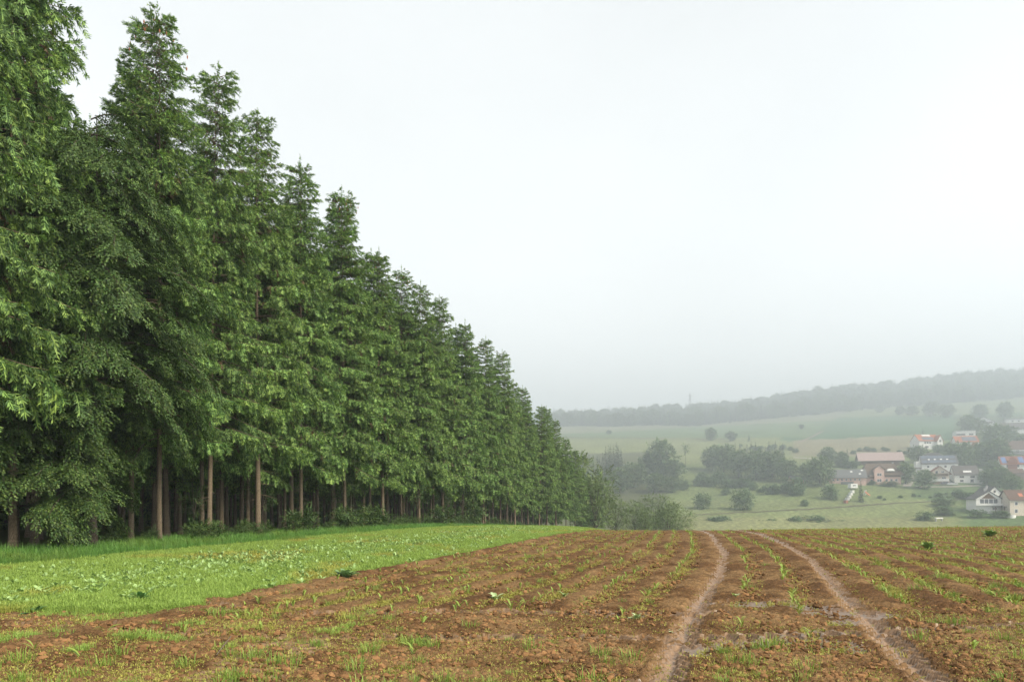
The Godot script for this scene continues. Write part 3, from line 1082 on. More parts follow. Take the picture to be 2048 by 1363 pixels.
func roof_slabs(w: float, hw: float, rh: float, dp: float, gable_front: bool, eave: float, th: float) -> MB:
	var m := MB.new()
	var half := (w if gable_front else dp) / 2
	var drop := rh * eave / half
	var l := (dp if gable_front else w)
	for s in [-1.0, 1.0]:
		var ridge_a: Vector3
		var ridge_b: Vector3
		var eave_a: Vector3
		var eave_b: Vector3
		if gable_front:
			ridge_a = Vector3(0, hw + rh, eave * 0.8); ridge_b = Vector3(0, hw + rh, -l - eave * 0.8)
			eave_a = Vector3(s * (half + eave), hw - drop, eave * 0.8); eave_b = Vector3(s * (half + eave), hw - drop, -l - eave * 0.8)
		else:
			ridge_a = Vector3(-l / 2 - eave * 0.8, hw + rh, -half); ridge_b = Vector3(l / 2 + eave * 0.8, hw + rh, -half)
			eave_a = Vector3(-l / 2 - eave * 0.8, hw - drop, -half + s * (half + eave)); eave_b = Vector3(l / 2 + eave * 0.8, hw - drop, -half + s * (half + eave))
		var u := Vector3.UP * th
		var lift := Vector3.UP * 0.02
		m.hexa([eave_a + lift, eave_b + lift, ridge_b + lift, ridge_a + lift, eave_a + u, eave_b + u, ridge_b + u, ridge_a + u])
	return m

func house(called: String, label: String, px: float, py: float, wpx: float, hw: float, rh: float, dp: float, gable_front: bool, wall: String, roof: String, wins: Array, turn := 0.0, eave := 0.5, dist := 0.0) -> Array:
	var p := on_ground(px, py) if dist == 0.0 else at(px, py, dist)
	var d := -p.z
	var w := wpx / F * d
	var look := atan2(p.x, d)
	var o := base(called, p, -look * 0.6 + turn)
	solid("wall", gable_wall(w, hw, rh, dp, gable_front), M[wall], o)
	var r := solid("roof", roof_slabs(w, hw, rh, dp, gable_front, eave, 0.18), M[roof], o)
	for q in wins:
		window_on(o, q[0] * w, q[1], 0.0, q[2], q[3], M.frame_white if wall != "plaster_white" else M.frame_brown)
	tag(o, label, "house" if not called.contains("barn") else "barn")
	return [o, r, w, p]

func chimney(r: Node3D, x: float, y: float, z: float, h: float) -> void:
	var m := MB.new()
	m.box(Vector3(x - 0.3, y, z - 0.3), Vector3(x + 0.3, y + h, z + 0.3))
	m.box(Vector3(x - 0.36, y + h + 0.003, z - 0.36), Vector3(x + 0.36, y + h + 0.12, z + 0.36))
	solid("chimney", m, M.plaster_grey, r)

func slope_panel(r: Node3D, called: String, mat: Material, x0: float, x1: float, t0: float, t1: float, hw: float, rh: float, dp: float, th := 0.08) -> void:
	# a plate lying on the front roof slope; t runs from eave (0) to ridge (1)
	var f := func(x: float, t: float, u: float) -> Vector3: return Vector3(x, hw + rh * t + 0.19 + u, -dp / 2 * t)
	var m := MB.new()
	m.hexa([f.call(x0, t0, 0.0), f.call(x1, t0, 0.0), f.call(x1, t1, 0.0), f.call(x0, t1, 0.0), f.call(x0, t0, th), f.call(x1, t0, th), f.call(x1, t1, th), f.call(x0, t1, th)])
	solid(called, m, mat, r)

func balcony(o: Node3D, x0: float, x1: float, y: float, out: float, mat: Material) -> void:
	var m := MB.new()
	m.box(Vector3(x0, y, 0.01), Vector3(x1, y + 0.15, out))
	var b := solid("balcony", m, mat, o)
	var k := x0
	while k < x1:
		var q := MB.new()
		q.box(Vector3(k, y + 0.153, out - 0.08), Vector3(k + 0.42, y + 1.0, out - 0.03))
		solid("rail_board", q, mat, b)
		k += 0.5

func build_village() -> void:
	var h: Array
	var o: Node3D
	# house with the glazed gable, lowest on the slope
	h = house("house", "white gabled house with a glazed gable and dark roof, lowest in the village", 1978, 1027, 44, 5.2, 2.5, 9.0, true, "plaster_white", "roof_dark", [[0.24, 1.3, 1.3, 0.7]], 0.12, 0.55)
	o = h[0]
	var w: float = h[2]
	var m := MB.new()
	m.box(Vector3(-w * 0.36, 3.5, 0.0), Vector3(w * 0.36, 5.0, 0.05))
	var g := solid("gable_glazing", m, M.glass_dark, o)
	for k in 5:
		m = MB.new()
		m.box(Vector3(w * (-0.36 + 0.18 * k) - 0.08, 3.45, 0.0), Vector3(w * (-0.36 + 0.18 * k) + 0.08, 5.05, 0.1))
		solid("mullion", m, M.frame_white, g)
	m = MB.new()
	m.tri(Vector3(-w * 0.3, 5.15, 0.03), Vector3(0, 7.1, 0.03), Vector3(w * 0.3, 5.15, 0.03))
	solid("gable_board", m, M.wood_brown, o)
	m = MB.new()
	m.box(Vector3(-w / 2 - 0.5, 2.75, 0.02), Vector3(w / 2, 2.95, 1.3))
	var bal := solid("balcony", m, M.frame_white, o)
	m = MB.new()
	m.box(Vector3(-w / 2 - 0.5, 2.953, 1.2), Vector3(w / 2, 3.45, 1.26))
	solid("railing", m, M.plaster_white, bal)
	chimney(h[1], 1.0, 7.4, -6.0, 1.4)
	var hb := house("house", "white house with a tall plain gable, behind the house with the glazed gable", 1990, 1012, 32, 4.2, 3.0, 9.0, true, "plaster_white", "roof_dark", [[0.0, 5.0, 0.7, 0.9], [0.2, 2.8, 1.0, 1.0]], 0.25, 0.4)
	chimney(hb[1], -1.2, 5.6, -3.0, 2.0)
	h = house("house", "cream house with a brown tiled roof and roof window, beside the orange shed", 2052, 1032, 56, 5.6, 3.2, 8.0, false, "plaster_cream", "roof_brown", [[-0.3, 1.0, 1.0, 1.3], [-0.3, 3.6, 1.0, 1.2], [0.0, 3.6, 1.0, 1.2]], 0.2, 0.5)
	slope_panel(h[1], "roof_window", M.copper, -w * 0.18, -w * 0.02, 0.25, 0.6, 5.6, 3.2, 8.0)
	h = house("shed", "small timber shed with an orange tiled roof", 2022, 1008, 21, 1.9, 1.3, 4.0, false, "wood_orange", "roof_orange", [[0.0, 0.7, 0.8, 0.7]], 0.1, 0.3)
	tag(o, "", "house")
	h[0].set_meta("category", "shed")
	# carport in front of the shed
	var p := on_ground(2016, 1028)
	var cp := base("carport", p, -0.3)
	m = MB.new()
	m.box(Vector3(-4.2, 2.4, -3.0), Vector3(4.2, 2.6, 1.6))
	solid("roof", m, M.roof_dark, cp)
	for x in [-4.0, -1.3, 1.3, 4.0]:
		m = MB.new()
		m.box(Vector3(x - 0.1, -1.0, 1.2), Vector3(x + 0.1, 2.4, 1.4))
		solid("post", m, M.wood_brown, cp)
	tag(cp, "open carport with flat dark roof joining the lowest houses", "carport")
	# white house with solar roof
	h = house("house", "long white house with a solar panel roof above a row of square windows", 1880, 949, 63, 5.4, 3.8, 9.0, false, "plaster_white", "roof_dark", [[-0.32, 3.4, 0.9, 0.9], [-0.05, 3.9, 0.9, 0.5], [0.16, 3.4, 0.9, 0.9], [0.38, 3.7, 0.9, 0.6], [-0.3, 0.8, 1.0, 1.2], [0.05, 0.8, 1.0, 1.2]], 0.0, 0.5)
	w = h[2]
	for k in 6:
		slope_panel(h[1], "solar_panel", M.solar, -w * 0.48 + w * 0.16 * k, -w * 0.48 + w * 0.16 * k + w * 0.15, 0.02, 0.36, 5.4, 3.8, 9.0)
		slope_panel(h[1], "solar_panel", M.solar, -w * 0.48 + w * 0.16 * k, -w * 0.48 + w * 0.16 * k + w * 0.15, 0.56, 0.97, 5.4, 3.8, 9.0)
	for k in 4:
		slope_panel(h[1], "roof_window", M.frame_white, -w * 0.30 + w * 0.17 * k, -w * 0.30 + w * 0.17 * k + 0.8, 0.40, 0.52, 5.4, 3.8, 9.0)
	m = MB.new()
	m.box(Vector3(-w * 0.5 - 2.2, -2.0, -6.0), Vector3(-w * 0.5 - 0.003, 6.6, -1.2))
	var annex := solid("side_wing", m, M.plaster_white, h[0])
	m = MB.new()
	m.box(Vector3(-w * 0.5 - 2.6, 3.2, -1.18), Vector3(-w * 0.5 - 0.02, 3.45, -0.4))
	solid("balcony", m, M.wood_brown, annex)
	m = MB.new()
	m.hexa([Vector3(-w * 0.42, 8.2, -12), Vector3(w * 0.36, 8.2, -12), Vector3(w * 0.36, 8.2, -9.4), Vector3(-w * 0.42, 8.2, -9.4), Vector3(-w * 0.2, 11.2, -11.4), Vector3(w * 0.12, 11.2, -11.4), Vector3(w * 0.12, 11.2, -10.8), Vector3(-w * 0.2, 11.2, -10.8)])
	solid("hip_roof", m, M.roof_dark, h[0])
	# chalet with balconies
	h = house("house", "chalet with a reddish gable roof and timber balconies in front of the solar house", 1880, 968, 33, 4.9, 2.9, 9.0, true, "plaster_cream", "roof_red", [[-0.16, 4.0, 1.1, 1.9], [0.16, 5.0, 1.2, 0.8], [-0.25, 1.9, 1.4, 1.2], [0.22, 1.9, 1.6, 1.2]], -0.05, 0.9)
	w = h[2]
	balcony(h[0], -w * 0.38, w * 0.42, 3.6, 1.2, M.wood_brown)
	balcony(h[0], -w * 0.42, w * 0.45, 1.2, 1.5, M.frame_white)
	m = MB.new()
	m.box(Vector3(-w * 0.5, -1.5, 0.005), Vector3(w * 0.52, 1.1, 1.2))
	solid("stone_base", m, M.stone, h[0])
	# white house, dark tiled roof
	h = house("house", "white house with a steep grey-brown roof and one wide roof window", 1934, 966, 42, 3.9, 4.0, 9.0, false, "plaster_white", "roof_greybrown", [[-0.2, 2.3, 1.7, 0.9], [0.24, 2.3, 1.7, 0.9], [-0.2, 0.5, 1.3, 1.0], [0.22, 0.3, 1.2, 1.4]], 0.0, 0.4)
	w = h[2]
	slope_panel(h[1], "roof_window", M.frame_white, -w * 0.12, w * 0.22, 0.16, 0.34, 3.9, 4.0, 9.0, 0.2)
	m = MB.new()
	m.box(Vector3(w * 0.5 + 0.003, -1.5, -4.0), Vector3(w * 0.5 + 3.4, 1.6, 0.4))
	solid("terrace", m, M.plaster_white, h[0])
	m = MB.new()
	m.box(Vector3(w * 0.5 + 0.02, 3.6, -5.0), Vector3(w * 0.5 + 4.0, 3.8, 0.6))
	solid("terrace_roof", m, M.plaster_grey, h[0])
	# farm: farmhouse, stable, barn
	p = on_ground(1766, 967)
	var d := -p.z
	w = 72.0 / F * d
	o = base("farmhouse", p, -0.25)
	m = gable_wall(w * 0.92, 4.6, 0.2, 11.0, false)
	solid("wall", m, M.plaster_pink, o)
	m = MB.new()   # half-hipped brown roof
	var hh := 4.7
	m.hexa([Vector3(-w * 0.53, hh - 0.9, 0.9 - 12.6), Vector3(w * 0.53, hh - 0.9, 0.9 - 12.6), Vector3(w * 0.53, hh - 0.9, 0.9), Vector3(-w * 0.53, hh - 0.9, 0.9),
		Vector3(-w * 0.36, hh + 4.6, -5.9), Vector3(w * 0.36, hh + 4.6, -5.9), Vector3(w * 0.36, hh + 4.6, -5.1), Vector3(-w * 0.36, hh + 4.6, -5.1)])
	var fr := solid("roof", m, M.roof_thatch, o)
	m = MB.new()
	m.hexa([Vector3(w * 0.12, hh + 1.2, -2.0), Vector3(w * 0.30, hh + 1.2, -2.0), Vector3(w * 0.32, hh + 1.0, 0.05), Vector3(w * 0.10, hh + 1.0, 0.05),
		Vector3(w * 0.15, hh + 2.2, -2.4), Vector3(w * 0.27, hh + 2.2, -2.4), Vector3(w * 0.27, hh + 2.0, -0.6), Vector3(w * 0.15, hh + 2.0, -0.6)])
	solid("dormer", m, M.frame_white, fr)
	chimney(fr, w * 0.34, hh + 3.4, -5.5, 1.6)
	m = gable_wall(w * 0.24, 6.6, 1.5, 5.0, true)      # the pink cross gable
	m.v = Transform3D(Basis(), Vector3(-w * 0.11, 0, 1.6)) * m.v
	var cg := solid("cross_gable", m, M.plaster_pink, o)
	m = roof_slabs(w * 0.24, 6.6, 1.5, 5.0, true, 0.5, 0.2)
	m.v = Transform3D(Basis(), Vector3(-w * 0.11, 0, 1.6)) * m.v
	solid("gable_roof", m, M.roof_thatch, cg)
	for q in [[-0.11, 0.8], [-0.11, 3.4]]:
		window_on(o, q[0] * w, q[1], 1.61, 1.9, 1.3, M.frame_white)
	for q in [[0.1, 1.0], [0.22, 1.0], [0.34, 1.0], [-0.36, 3.0], [-0.28, 0.9]]:
		window_on(o, q[0] * w, q[1], 0.01, 1.1, 1.1, M.frame_white)
	balcony(o, -w * 0.45, -w * 0.24, 2.4, 1.2, M.wood_brown)
	m = MB.new()
	m.box(Vector3(w * 0.05, 3.0, 0.01), Vector3(w * 0.45, 4.0, 0.08))
	solid("timber_band", m, M.wood_brown, o)
	tag(o, "pink farmhouse with a huge half-hipped brown roof and cross gable", "house")
	h = house("stable", "long low pink stable with a grey roof and a row of small windows", 1696, 968, 66, 3.0, 3.6, 11.0, false, "plaster_pink", "roof_slate", [], -0.05, 0.7)
	h[0].set_meta("category", "stable")
	for k in 7:
		window_on(h[0], h[2] * (-0.40 + 0.12 * k), 1.5, 0.0, 0.9, 0.8, M.frame_white)
	for q in [[0.10, 0.6], [0.32, 0.3], [0.40, 0.75]]:
		slope_panel(h[1], "skylight", M.frame_white, h[2] * q[0], h[2] * q[0] + 0.9, q[1], q[1] + 0.14, 3.0, 3.6, 11.0)
	m = MB.new()
	m.box(Vector3(-h[2] * 0.2, -0.6, 1.0), Vector3(h[2] * 0.14, 0.9, 2.4))
	solid("glass_frame", m, M.roof_slate, h[0])
	h = house("barn", "wide barn with a pinkish red roof behind the farmhouse", 1763, 931, 80, 2.6, 4.2, 13.0, false, "wood_brown", "roof_pink", [], -0.05, 0.6)
	h = house("shed", "small brick shed with a dark roof among trees beside the stable", 1596, 968, 24, 2.2, 1.6, 5.0, false, "brick", "roof_dark", [[-0.2, 0.8, 0.8, 0.8]], 0.2, 0.5)
	h[0].set_meta("category", "shed")
	# middle slope
	h = house("house", "white house with an orange roof partly covered by solar panels, alone above the meadow", 1860, 898, 42, 5.0, 3.8, 9.0, false, "plaster_white", "roof_orange", [[-0.22, 3.2, 1.0, 1.0], [-0.10, 3.2, 1.0, 1.0], [0.02, 3.2, 1.0, 1.0], [-0.14, 0.8, 1.8, 1.1]], 0.35, 0.4)
	w = h[2]
	slope_panel(h[1], "solar_panel", M.solar, -w * 0.30, w * 0.26, 0.08, 0.52, 5.0, 3.8, 9.0)
	slope_panel(h[1], "roof_window", M.frame_white, -w * 0.2, w * 0.2, 0.7, 0.95, 5.0, 3.8, 9.0)
	m = gable_wall(w * 0.26, 5.0, 3.0, 3.0, true)
	m.v = Transform3D(Basis(), Vector3(w * 0.40, 0, 2.0)) * m.v
	var gw := solid("gable_wing", m, M.plaster_white, h[0])
	m = roof_slabs(w * 0.26, 5.0, 3.0, 4.0, true, 0.4, 0.18)
	m.v = Transform3D(Basis(), Vector3(w * 0.40, 0, 2.0)) * m.v
	solid("gable_roof", m, M.roof_orange, gw)
	window_on(h[0], w * 0.40, 4.0, 2.01, 1.0, 1.2, M.frame_brown)
	h = house("shed", "low dark open shed beside the orange-roofed house on the meadow edge", 1830, 903, 18, 2.0, 0.7, 4.0, false, "wood_brown", "roof_greybrown", [], 0.0, 0.4)
	h[0].set_meta("category", "shed")
	h = house("house", "flat-roofed white house with two bright balcony bands", 1932, 878, 34, 5.4, 0.5, 9.0, false, "plaster_white", "plaster_grey", [[-0.25, 2.6, 5.0, 1.1], [0.28, 2.6, 2.4, 1.1]], 0.0, 0.3)
	h = house("house", "house with an orange roof and grey solar field below the flat white house", 1936, 893, 40, 3.0, 3.6, 9.0, false, "plaster_white", "roof_orange", [[-0.2, 0.9, 1.0, 1.1]], 0.1, 0.5)
	slope_panel(h[1], "solar_panel", M.solar, -h[2] * 0.2, h[2] * 0.42, 0.1, 0.8, 3.0, 3.6, 9.0)
	h = house("house", "tiny white house with a bright orange gable roof between the trees", 1958, 901, 13, 2.4, 2.4, 5.0, true, "plaster_white", "roof_orange", [[0.0, 1.0, 0.9, 1.0]], 0.3, 0.4)
	h = house("house", "white chalet with a wide brown gable and dark balcony, high on the slope", 1968, 853, 34, 3.6, 3.8, 9.0, true, "plaster_white", "roof_redbrown", [[0.0, 3.8, 2.6, 1.1], [-0.2, 0.8, 1.2, 1.2], [0.22, 0.8, 1.2, 1.2]], -0.2, 1.0)
	balcony(h[0], -h[2] * 0.4, h[2] * 0.4, 2.5, 1.2, M.wood_brown)
	h = house("house", "white house with a long shallow grey roof and wide windows below the chalet", 1960, 865, 44, 3.6, 2.0, 8.0, false, "plaster_white", "roof_greybrown", [[-0.3, 1.2, 1.4, 1.6], [-0.05, 1.2, 1.8, 1.6], [0.2, 1.2, 1.4, 1.6], [0.38, 1.2, 1.0, 1.6]], 0.1, 0.8)
	h = house("house", "dark-roofed house with a small white gable at the upper village end", 2030, 866, 40, 3.2, 4.4, 9.0, false, "plaster_white", "roof_greybrown", [[-0.3, 1.0, 1.4, 1.0]], 0.15, 0.6)
	h = house("house", "white flat house with a thin roof line in the highest row", 2034, 846, 34, 3.4, 0.8, 8.0, false, "plaster_white", "roof_greybrown", [[-0.2, 1.2, 1.2, 1.1], [0.1, 1.2, 1.2, 1.1]], 0.0, 0.6)
	h = house("house", "house with a broad brown hip-like roof above the grey terrace roof", 2036, 908, 50, 3.0, 4.4, 9.0, false, "plaster_white", "roof_brown", [[-0.25, 1.0, 1.2, 1.0], [0.0, 1.0, 1.2, 1.0]], 0.1, 0.7)
	m = MB.new()
	m.box(Vector3(-h[2] * 0.5, 1.2, 0.02), Vector3(h[2] * 0.5, 1.45, 4.0))
	solid("terrace_roof", m, M.plaster_grey, h[0])
	h = house("house", "red-roofed house with blue solar panels on both sides of a glazed dormer", 2028, 949, 40, 5.0, 3.6, 9.0, false, "plaster_white", "roof_red", [[-0.24, 3.3, 1.0, 1.4], [-0.10, 3.3, 1.0, 1.4], [0.04, 3.3, 1.0, 1.4], [0.18, 3.3, 1.0, 1.4]], 0.0, 0.6)
	w = h[2]
	for q in [-0.47, 0.26]:
		slope_panel(h[1], "solar_panel", M.solar_blue, w * q, w * (q + 0.2), 0.05, 0.85, 5.0, 3.6, 9.0)
	m = gable_wall(w * 0.4, 1.4, 1.6, 3.4, true)
	m.v = Transform3D(Basis(), Vector3(-w * 0.05, 5.2, 0.3)) * m.v
	solid("dormer", m, M.roof_red, h[0])
	h = house("barn", "plain brown boarded barn below the house with blue solar panels", 2026, 962, 40, 3.4, 2.0, 8.0, false, "wood_grey", "roof_brown", [], 0.0, 0.4)
	h = house("shed", "small white garden hut with a flat bright roof between the white house and the trees", 1968, 950, 11, 2.2, 0.4, 3.0, false, "plaster_white", "plaster_grey", [], 0.0, 0.5)
	h[0].set_meta("category", "hut")
	# cars on the lane by the chalet
	for q in [[1888, 970, "car_dark", "dark parked car at the foot of the chalet"], [1901, 971, "car_silver", "silver parked car beside the dark car at the chalet"]]:
		p = on_ground(q[0], q[1])
		var c := base("parked_car", p + Vector3(0, 0.05, 1.5), -0.25)
		m = MB.new()
		m.hexa([Vector3(-2.1, 0.35, -0.85), Vector3(2.1, 0.35, -0.85), Vector3(2.1, 0.35, 0.85), Vector3(-2.1, 0.35, 0.85), Vector3(-2.0, 0.95, -0.8), Vector3(2.0, 0.85, -0.8), Vector3(2.0, 0.85, 0.8), Vector3(-2.0, 0.95, 0.8)])
		solid("body", m, M[q[2]], c)
		m = MB.new()
		m.hexa([Vector3(-1.5, 0.952, -0.75), Vector3(1.2, 0.9, -0.75), Vector3(1.2, 0.9, 0.75), Vector3(-1.5, 0.952, 0.75), Vector3(-1.0, 1.45, -0.62), Vector3(0.5, 1.45, -0.62), Vector3(0.5, 1.45, 0.62), Vector3(-1.0, 1.45, 0.62)])
		solid("cabin", m, M.glass_dark, c)
		for x in [-1.3, 1.3]:
			for z in [-0.8, 0.8]:
				m = MB.new()
				m.tube([Vector3(x, 0.32, z - 0.1), Vector3(x, 0.32, z + 0.1)], [0.32, 0.32], 10)
				solid("wheel", m, M.roof_dark, c)
		tag(c, q[3], "car")
	# small things on the meadows
	for k in 5:
		p = on_ground(1692 + 3.2 * k, 1006 - 5.0 * k)
		var b := base("beehive", p, 0.4)
		m = MB.new()
		m.box(Vector3(-0.6, 0, -0.6), Vector3(0.6, 1.1, 0.6))
		solid("body", m, M.brick if k == 0 else M.frame_white, b)
		m = MB.new()
		m.box(Vector3(-0.7, 1.103, -0.7), Vector3(0.7, 1.25, 0.7))
		solid("roof", m, M.plaster_grey, b)
		tag(b, "reddish hive box at the lower end of the hive row" if k == 0 else "white hive box in the slanting row below the stable", "beehive", "" if k == 0 else "white beehives on the meadow")
	p = on_ground(1706, 978)
	var cv := base("caravan", p, 0.2)
	m = MB.new()
	m.hexa([Vector3(-1.7, 0.5, -1), Vector3(1.7, 0.5, -1), Vector3(1.7, 0.5, 1), Vector3(-1.7, 0.5, 1), Vector3(-1.5, 2.3, -0.95), Vector3(1.6, 2.3, -0.95), Vector3(1.6, 2.3, 0.95), Vector3(-1.5, 2.3, 0.95)])
	solid("body", m, M.frame_white, cv)
	for x in [-0.5, 0.5]:
		m = MB.new()
		m.tube([Vector3(x, 0.3, 0.8), Vector3(x, 0.3, 1.0)], [0.3, 0.3], 10)
		solid("wheel", m, M.roof_dark, cv)
	window_on(cv, 0.0, 1.2, 0.99, 1.6, 0.7, M.frame_white)
	tag(cv, "small white caravan between the stable and the hive row", "caravan")
	p = on_ground(1732, 992)
	var sl := base("play_slide", p, 0.5)
	for x in [-0.7, 0.7]:
		m = MB.new()
		m.bar(Vector3(x, -0.2, -0.8), Vector3(x * 0.5, 2.4, 0), 0.2)
		solid("post", m, M.frame_white, sl)
	m = MB.new()
	m.hexa([Vector3(-0.5, 1.6, -0.3), Vector3(0.5, 1.6, -0.3), Vector3(0.5, 0.0, 1.8), Vector3(-0.5, 0.0, 1.8), Vector3(-0.5, 1.8, -0.3), Vector3(0.5, 1.8, -0.3), Vector3(0.5, 0.15, 1.8), Vector3(-0.5, 0.15, 1.8)])
	solid("chute", m, M.copper, sl)
	tag(sl, "small red and white garden slide beside the lone meadow spruce", "slide")
	p = on_ground(1878, 1043)
	m = MB.new()
	m.box(Vector3(-1.3, 0.55, -0.3), Vector3(1.3, 0.95, 0.4))
	var tr := base("water_trough", p + Vector3(0, 0.3, 0), 0.1)
	solid("basin", m, M.frame_white, tr)
	for x in [-1.1, 1.1]:
		m = MB.new()
		m.box(Vector3(x - 0.1, -1.4, -0.2), Vector3(x + 0.1, 0.55, 0.3))
		solid("leg", m, M.plaster_grey, tr)
	tag(tr, "long white water trough on the lower meadow by the hedge bushes", "trough")
	p = on_ground(2022, 1034)
	var pool := base("paddling_pool", p + Vector3(0, 0.2, 0), 0.0)
	m = MB.new()
	m.tube([Vector3(0, -1.0, 0), Vector3(0, 0.55, 0)], [1.5, 1.5], 16)
	solid("rim", m, M.plaster_white, pool)
	m = MB.new()
	for k in 16:
		m.tri(Vector3(0, 0.56, 0), Vector3(cos(TAU * k / 16) * 1.48, 0.56, sin(TAU * k / 16) * 1.48), Vector3(cos(TAU * (k + 1) / 16) * 1.48, 0.56, sin(TAU * (k + 1) / 16) * 1.48))
	solid("cover", m, M.solar_blue, pool)
	tag(pool, "round garden pool with a blue cover below the cream house", "pool")
	# lattice mast on the ridge
	p = on_ground(1380, 829, 700.0)
	var py := base("pylon", p)
	var hgt := 31.0
	for c in 4:
		m = MB.new()
		var sx := -1.0 if c % 2 == 0 else 1.0
		var sz := -1.0 if c < 2 else 1.0
		m.bar(Vector3(sx * 2.4, -1, sz * 2.4), Vector3(sx * 0.35, hgt, sz * 0.35), 0.34)
		solid("leg", m, M.steel, py)
	for k in 8:
		var y0 := hgt * k / 8.0
		var y1 := hgt * (k + 1) / 8.0
		var r0 := lerpf(2.4, 0.35, k / 8.0)
		var r1 := lerpf(2.4, 0.35, (k + 1) / 8.0)
		m = MB.new()
		m.bar(Vector3(-r0, y0, r0), Vector3(r1, y1, r1), 0.2)
		m.bar(Vector3(r0, y0, r0 + 0.05), Vector3(-r1, y1, r1 + 0.05), 0.2)
		solid("brace", m, M.steel, py)
	for y in [22.0, 27.0]:
		m = MB.new()
		m.bar(Vector3(-4.5, y, 0), Vector3(4.5, y, 0), 0.3)
		solid("crossarm", m, M.steel, py)
	tag(py, "slender lattice mast rising from the ridge forest", "mast")
	# lanes and the worn path across the meadow, laid just over the ground
	strip("meadow_path", [[1390, 1030], [1500, 1024.5], [1640, 1017.5], [1790, 1007], [1945, 998]], 1.3, M.path)
	strip("farm_lane", [[1814, 973], [1819, 964], [1824, 955], [1827, 944]], 3.2, M.lane)
	strip("field_lane", [[1590, 915], [1620, 917], [1655, 920]], 3.5, M.lane)
	strip("village_lane", [[1835, 974], [1880, 973.5], [1920, 973], [1965, 971]], 3.0, M.lane)
	strip("field_edge_path", [[1110, 874.5], [1220, 876], [1330, 876.5], [1460, 878]], 4.0, M.path)
	strip("slope_path", [[1600, 884], [1625, 873], [1648, 861]], 2.4, M.wood_grey)

func strip(called: String, pts: Array, w: float, mat: Material) -> void:
	var line := []
	for k in pts.size() - 1:
		for j in 14:
			var t := j / 14.0
			line.append(on_ground(lerpf(pts[k][0], pts[k + 1][0], t), lerpf(pts[k][1], pts[k + 1][1], t)))
	var m := MB.new()
	for k in line.size() - 1:
		var f: Vector3 = (line[k + 1] - line[k])
		var f0: Vector3 = (line[mini(k + 2, line.size() - 1)] - line[k + 1])
		if f0.length() < 0.01: f0 = f
		var s := Vector3(-f.z, 0, f.x).normalized() * w * 0.5
		var s2 := Vector3(-f0.z, 0, f0.x).normalized() * w * 0.5
		var q := [line[k] - s, line[k + 1] - s2, line[k + 1] + s2, line[k] + s]
		for j in 4:
			q[j] = Vector3(q[j].x, ground(q[j].x, -q[j].z) + 0.12, q[j].z)
		m.quad(q[0], q[1], q[2], q[3])
	tag(part(called, m.mesh(), mat, self), "", "", "", "structure")

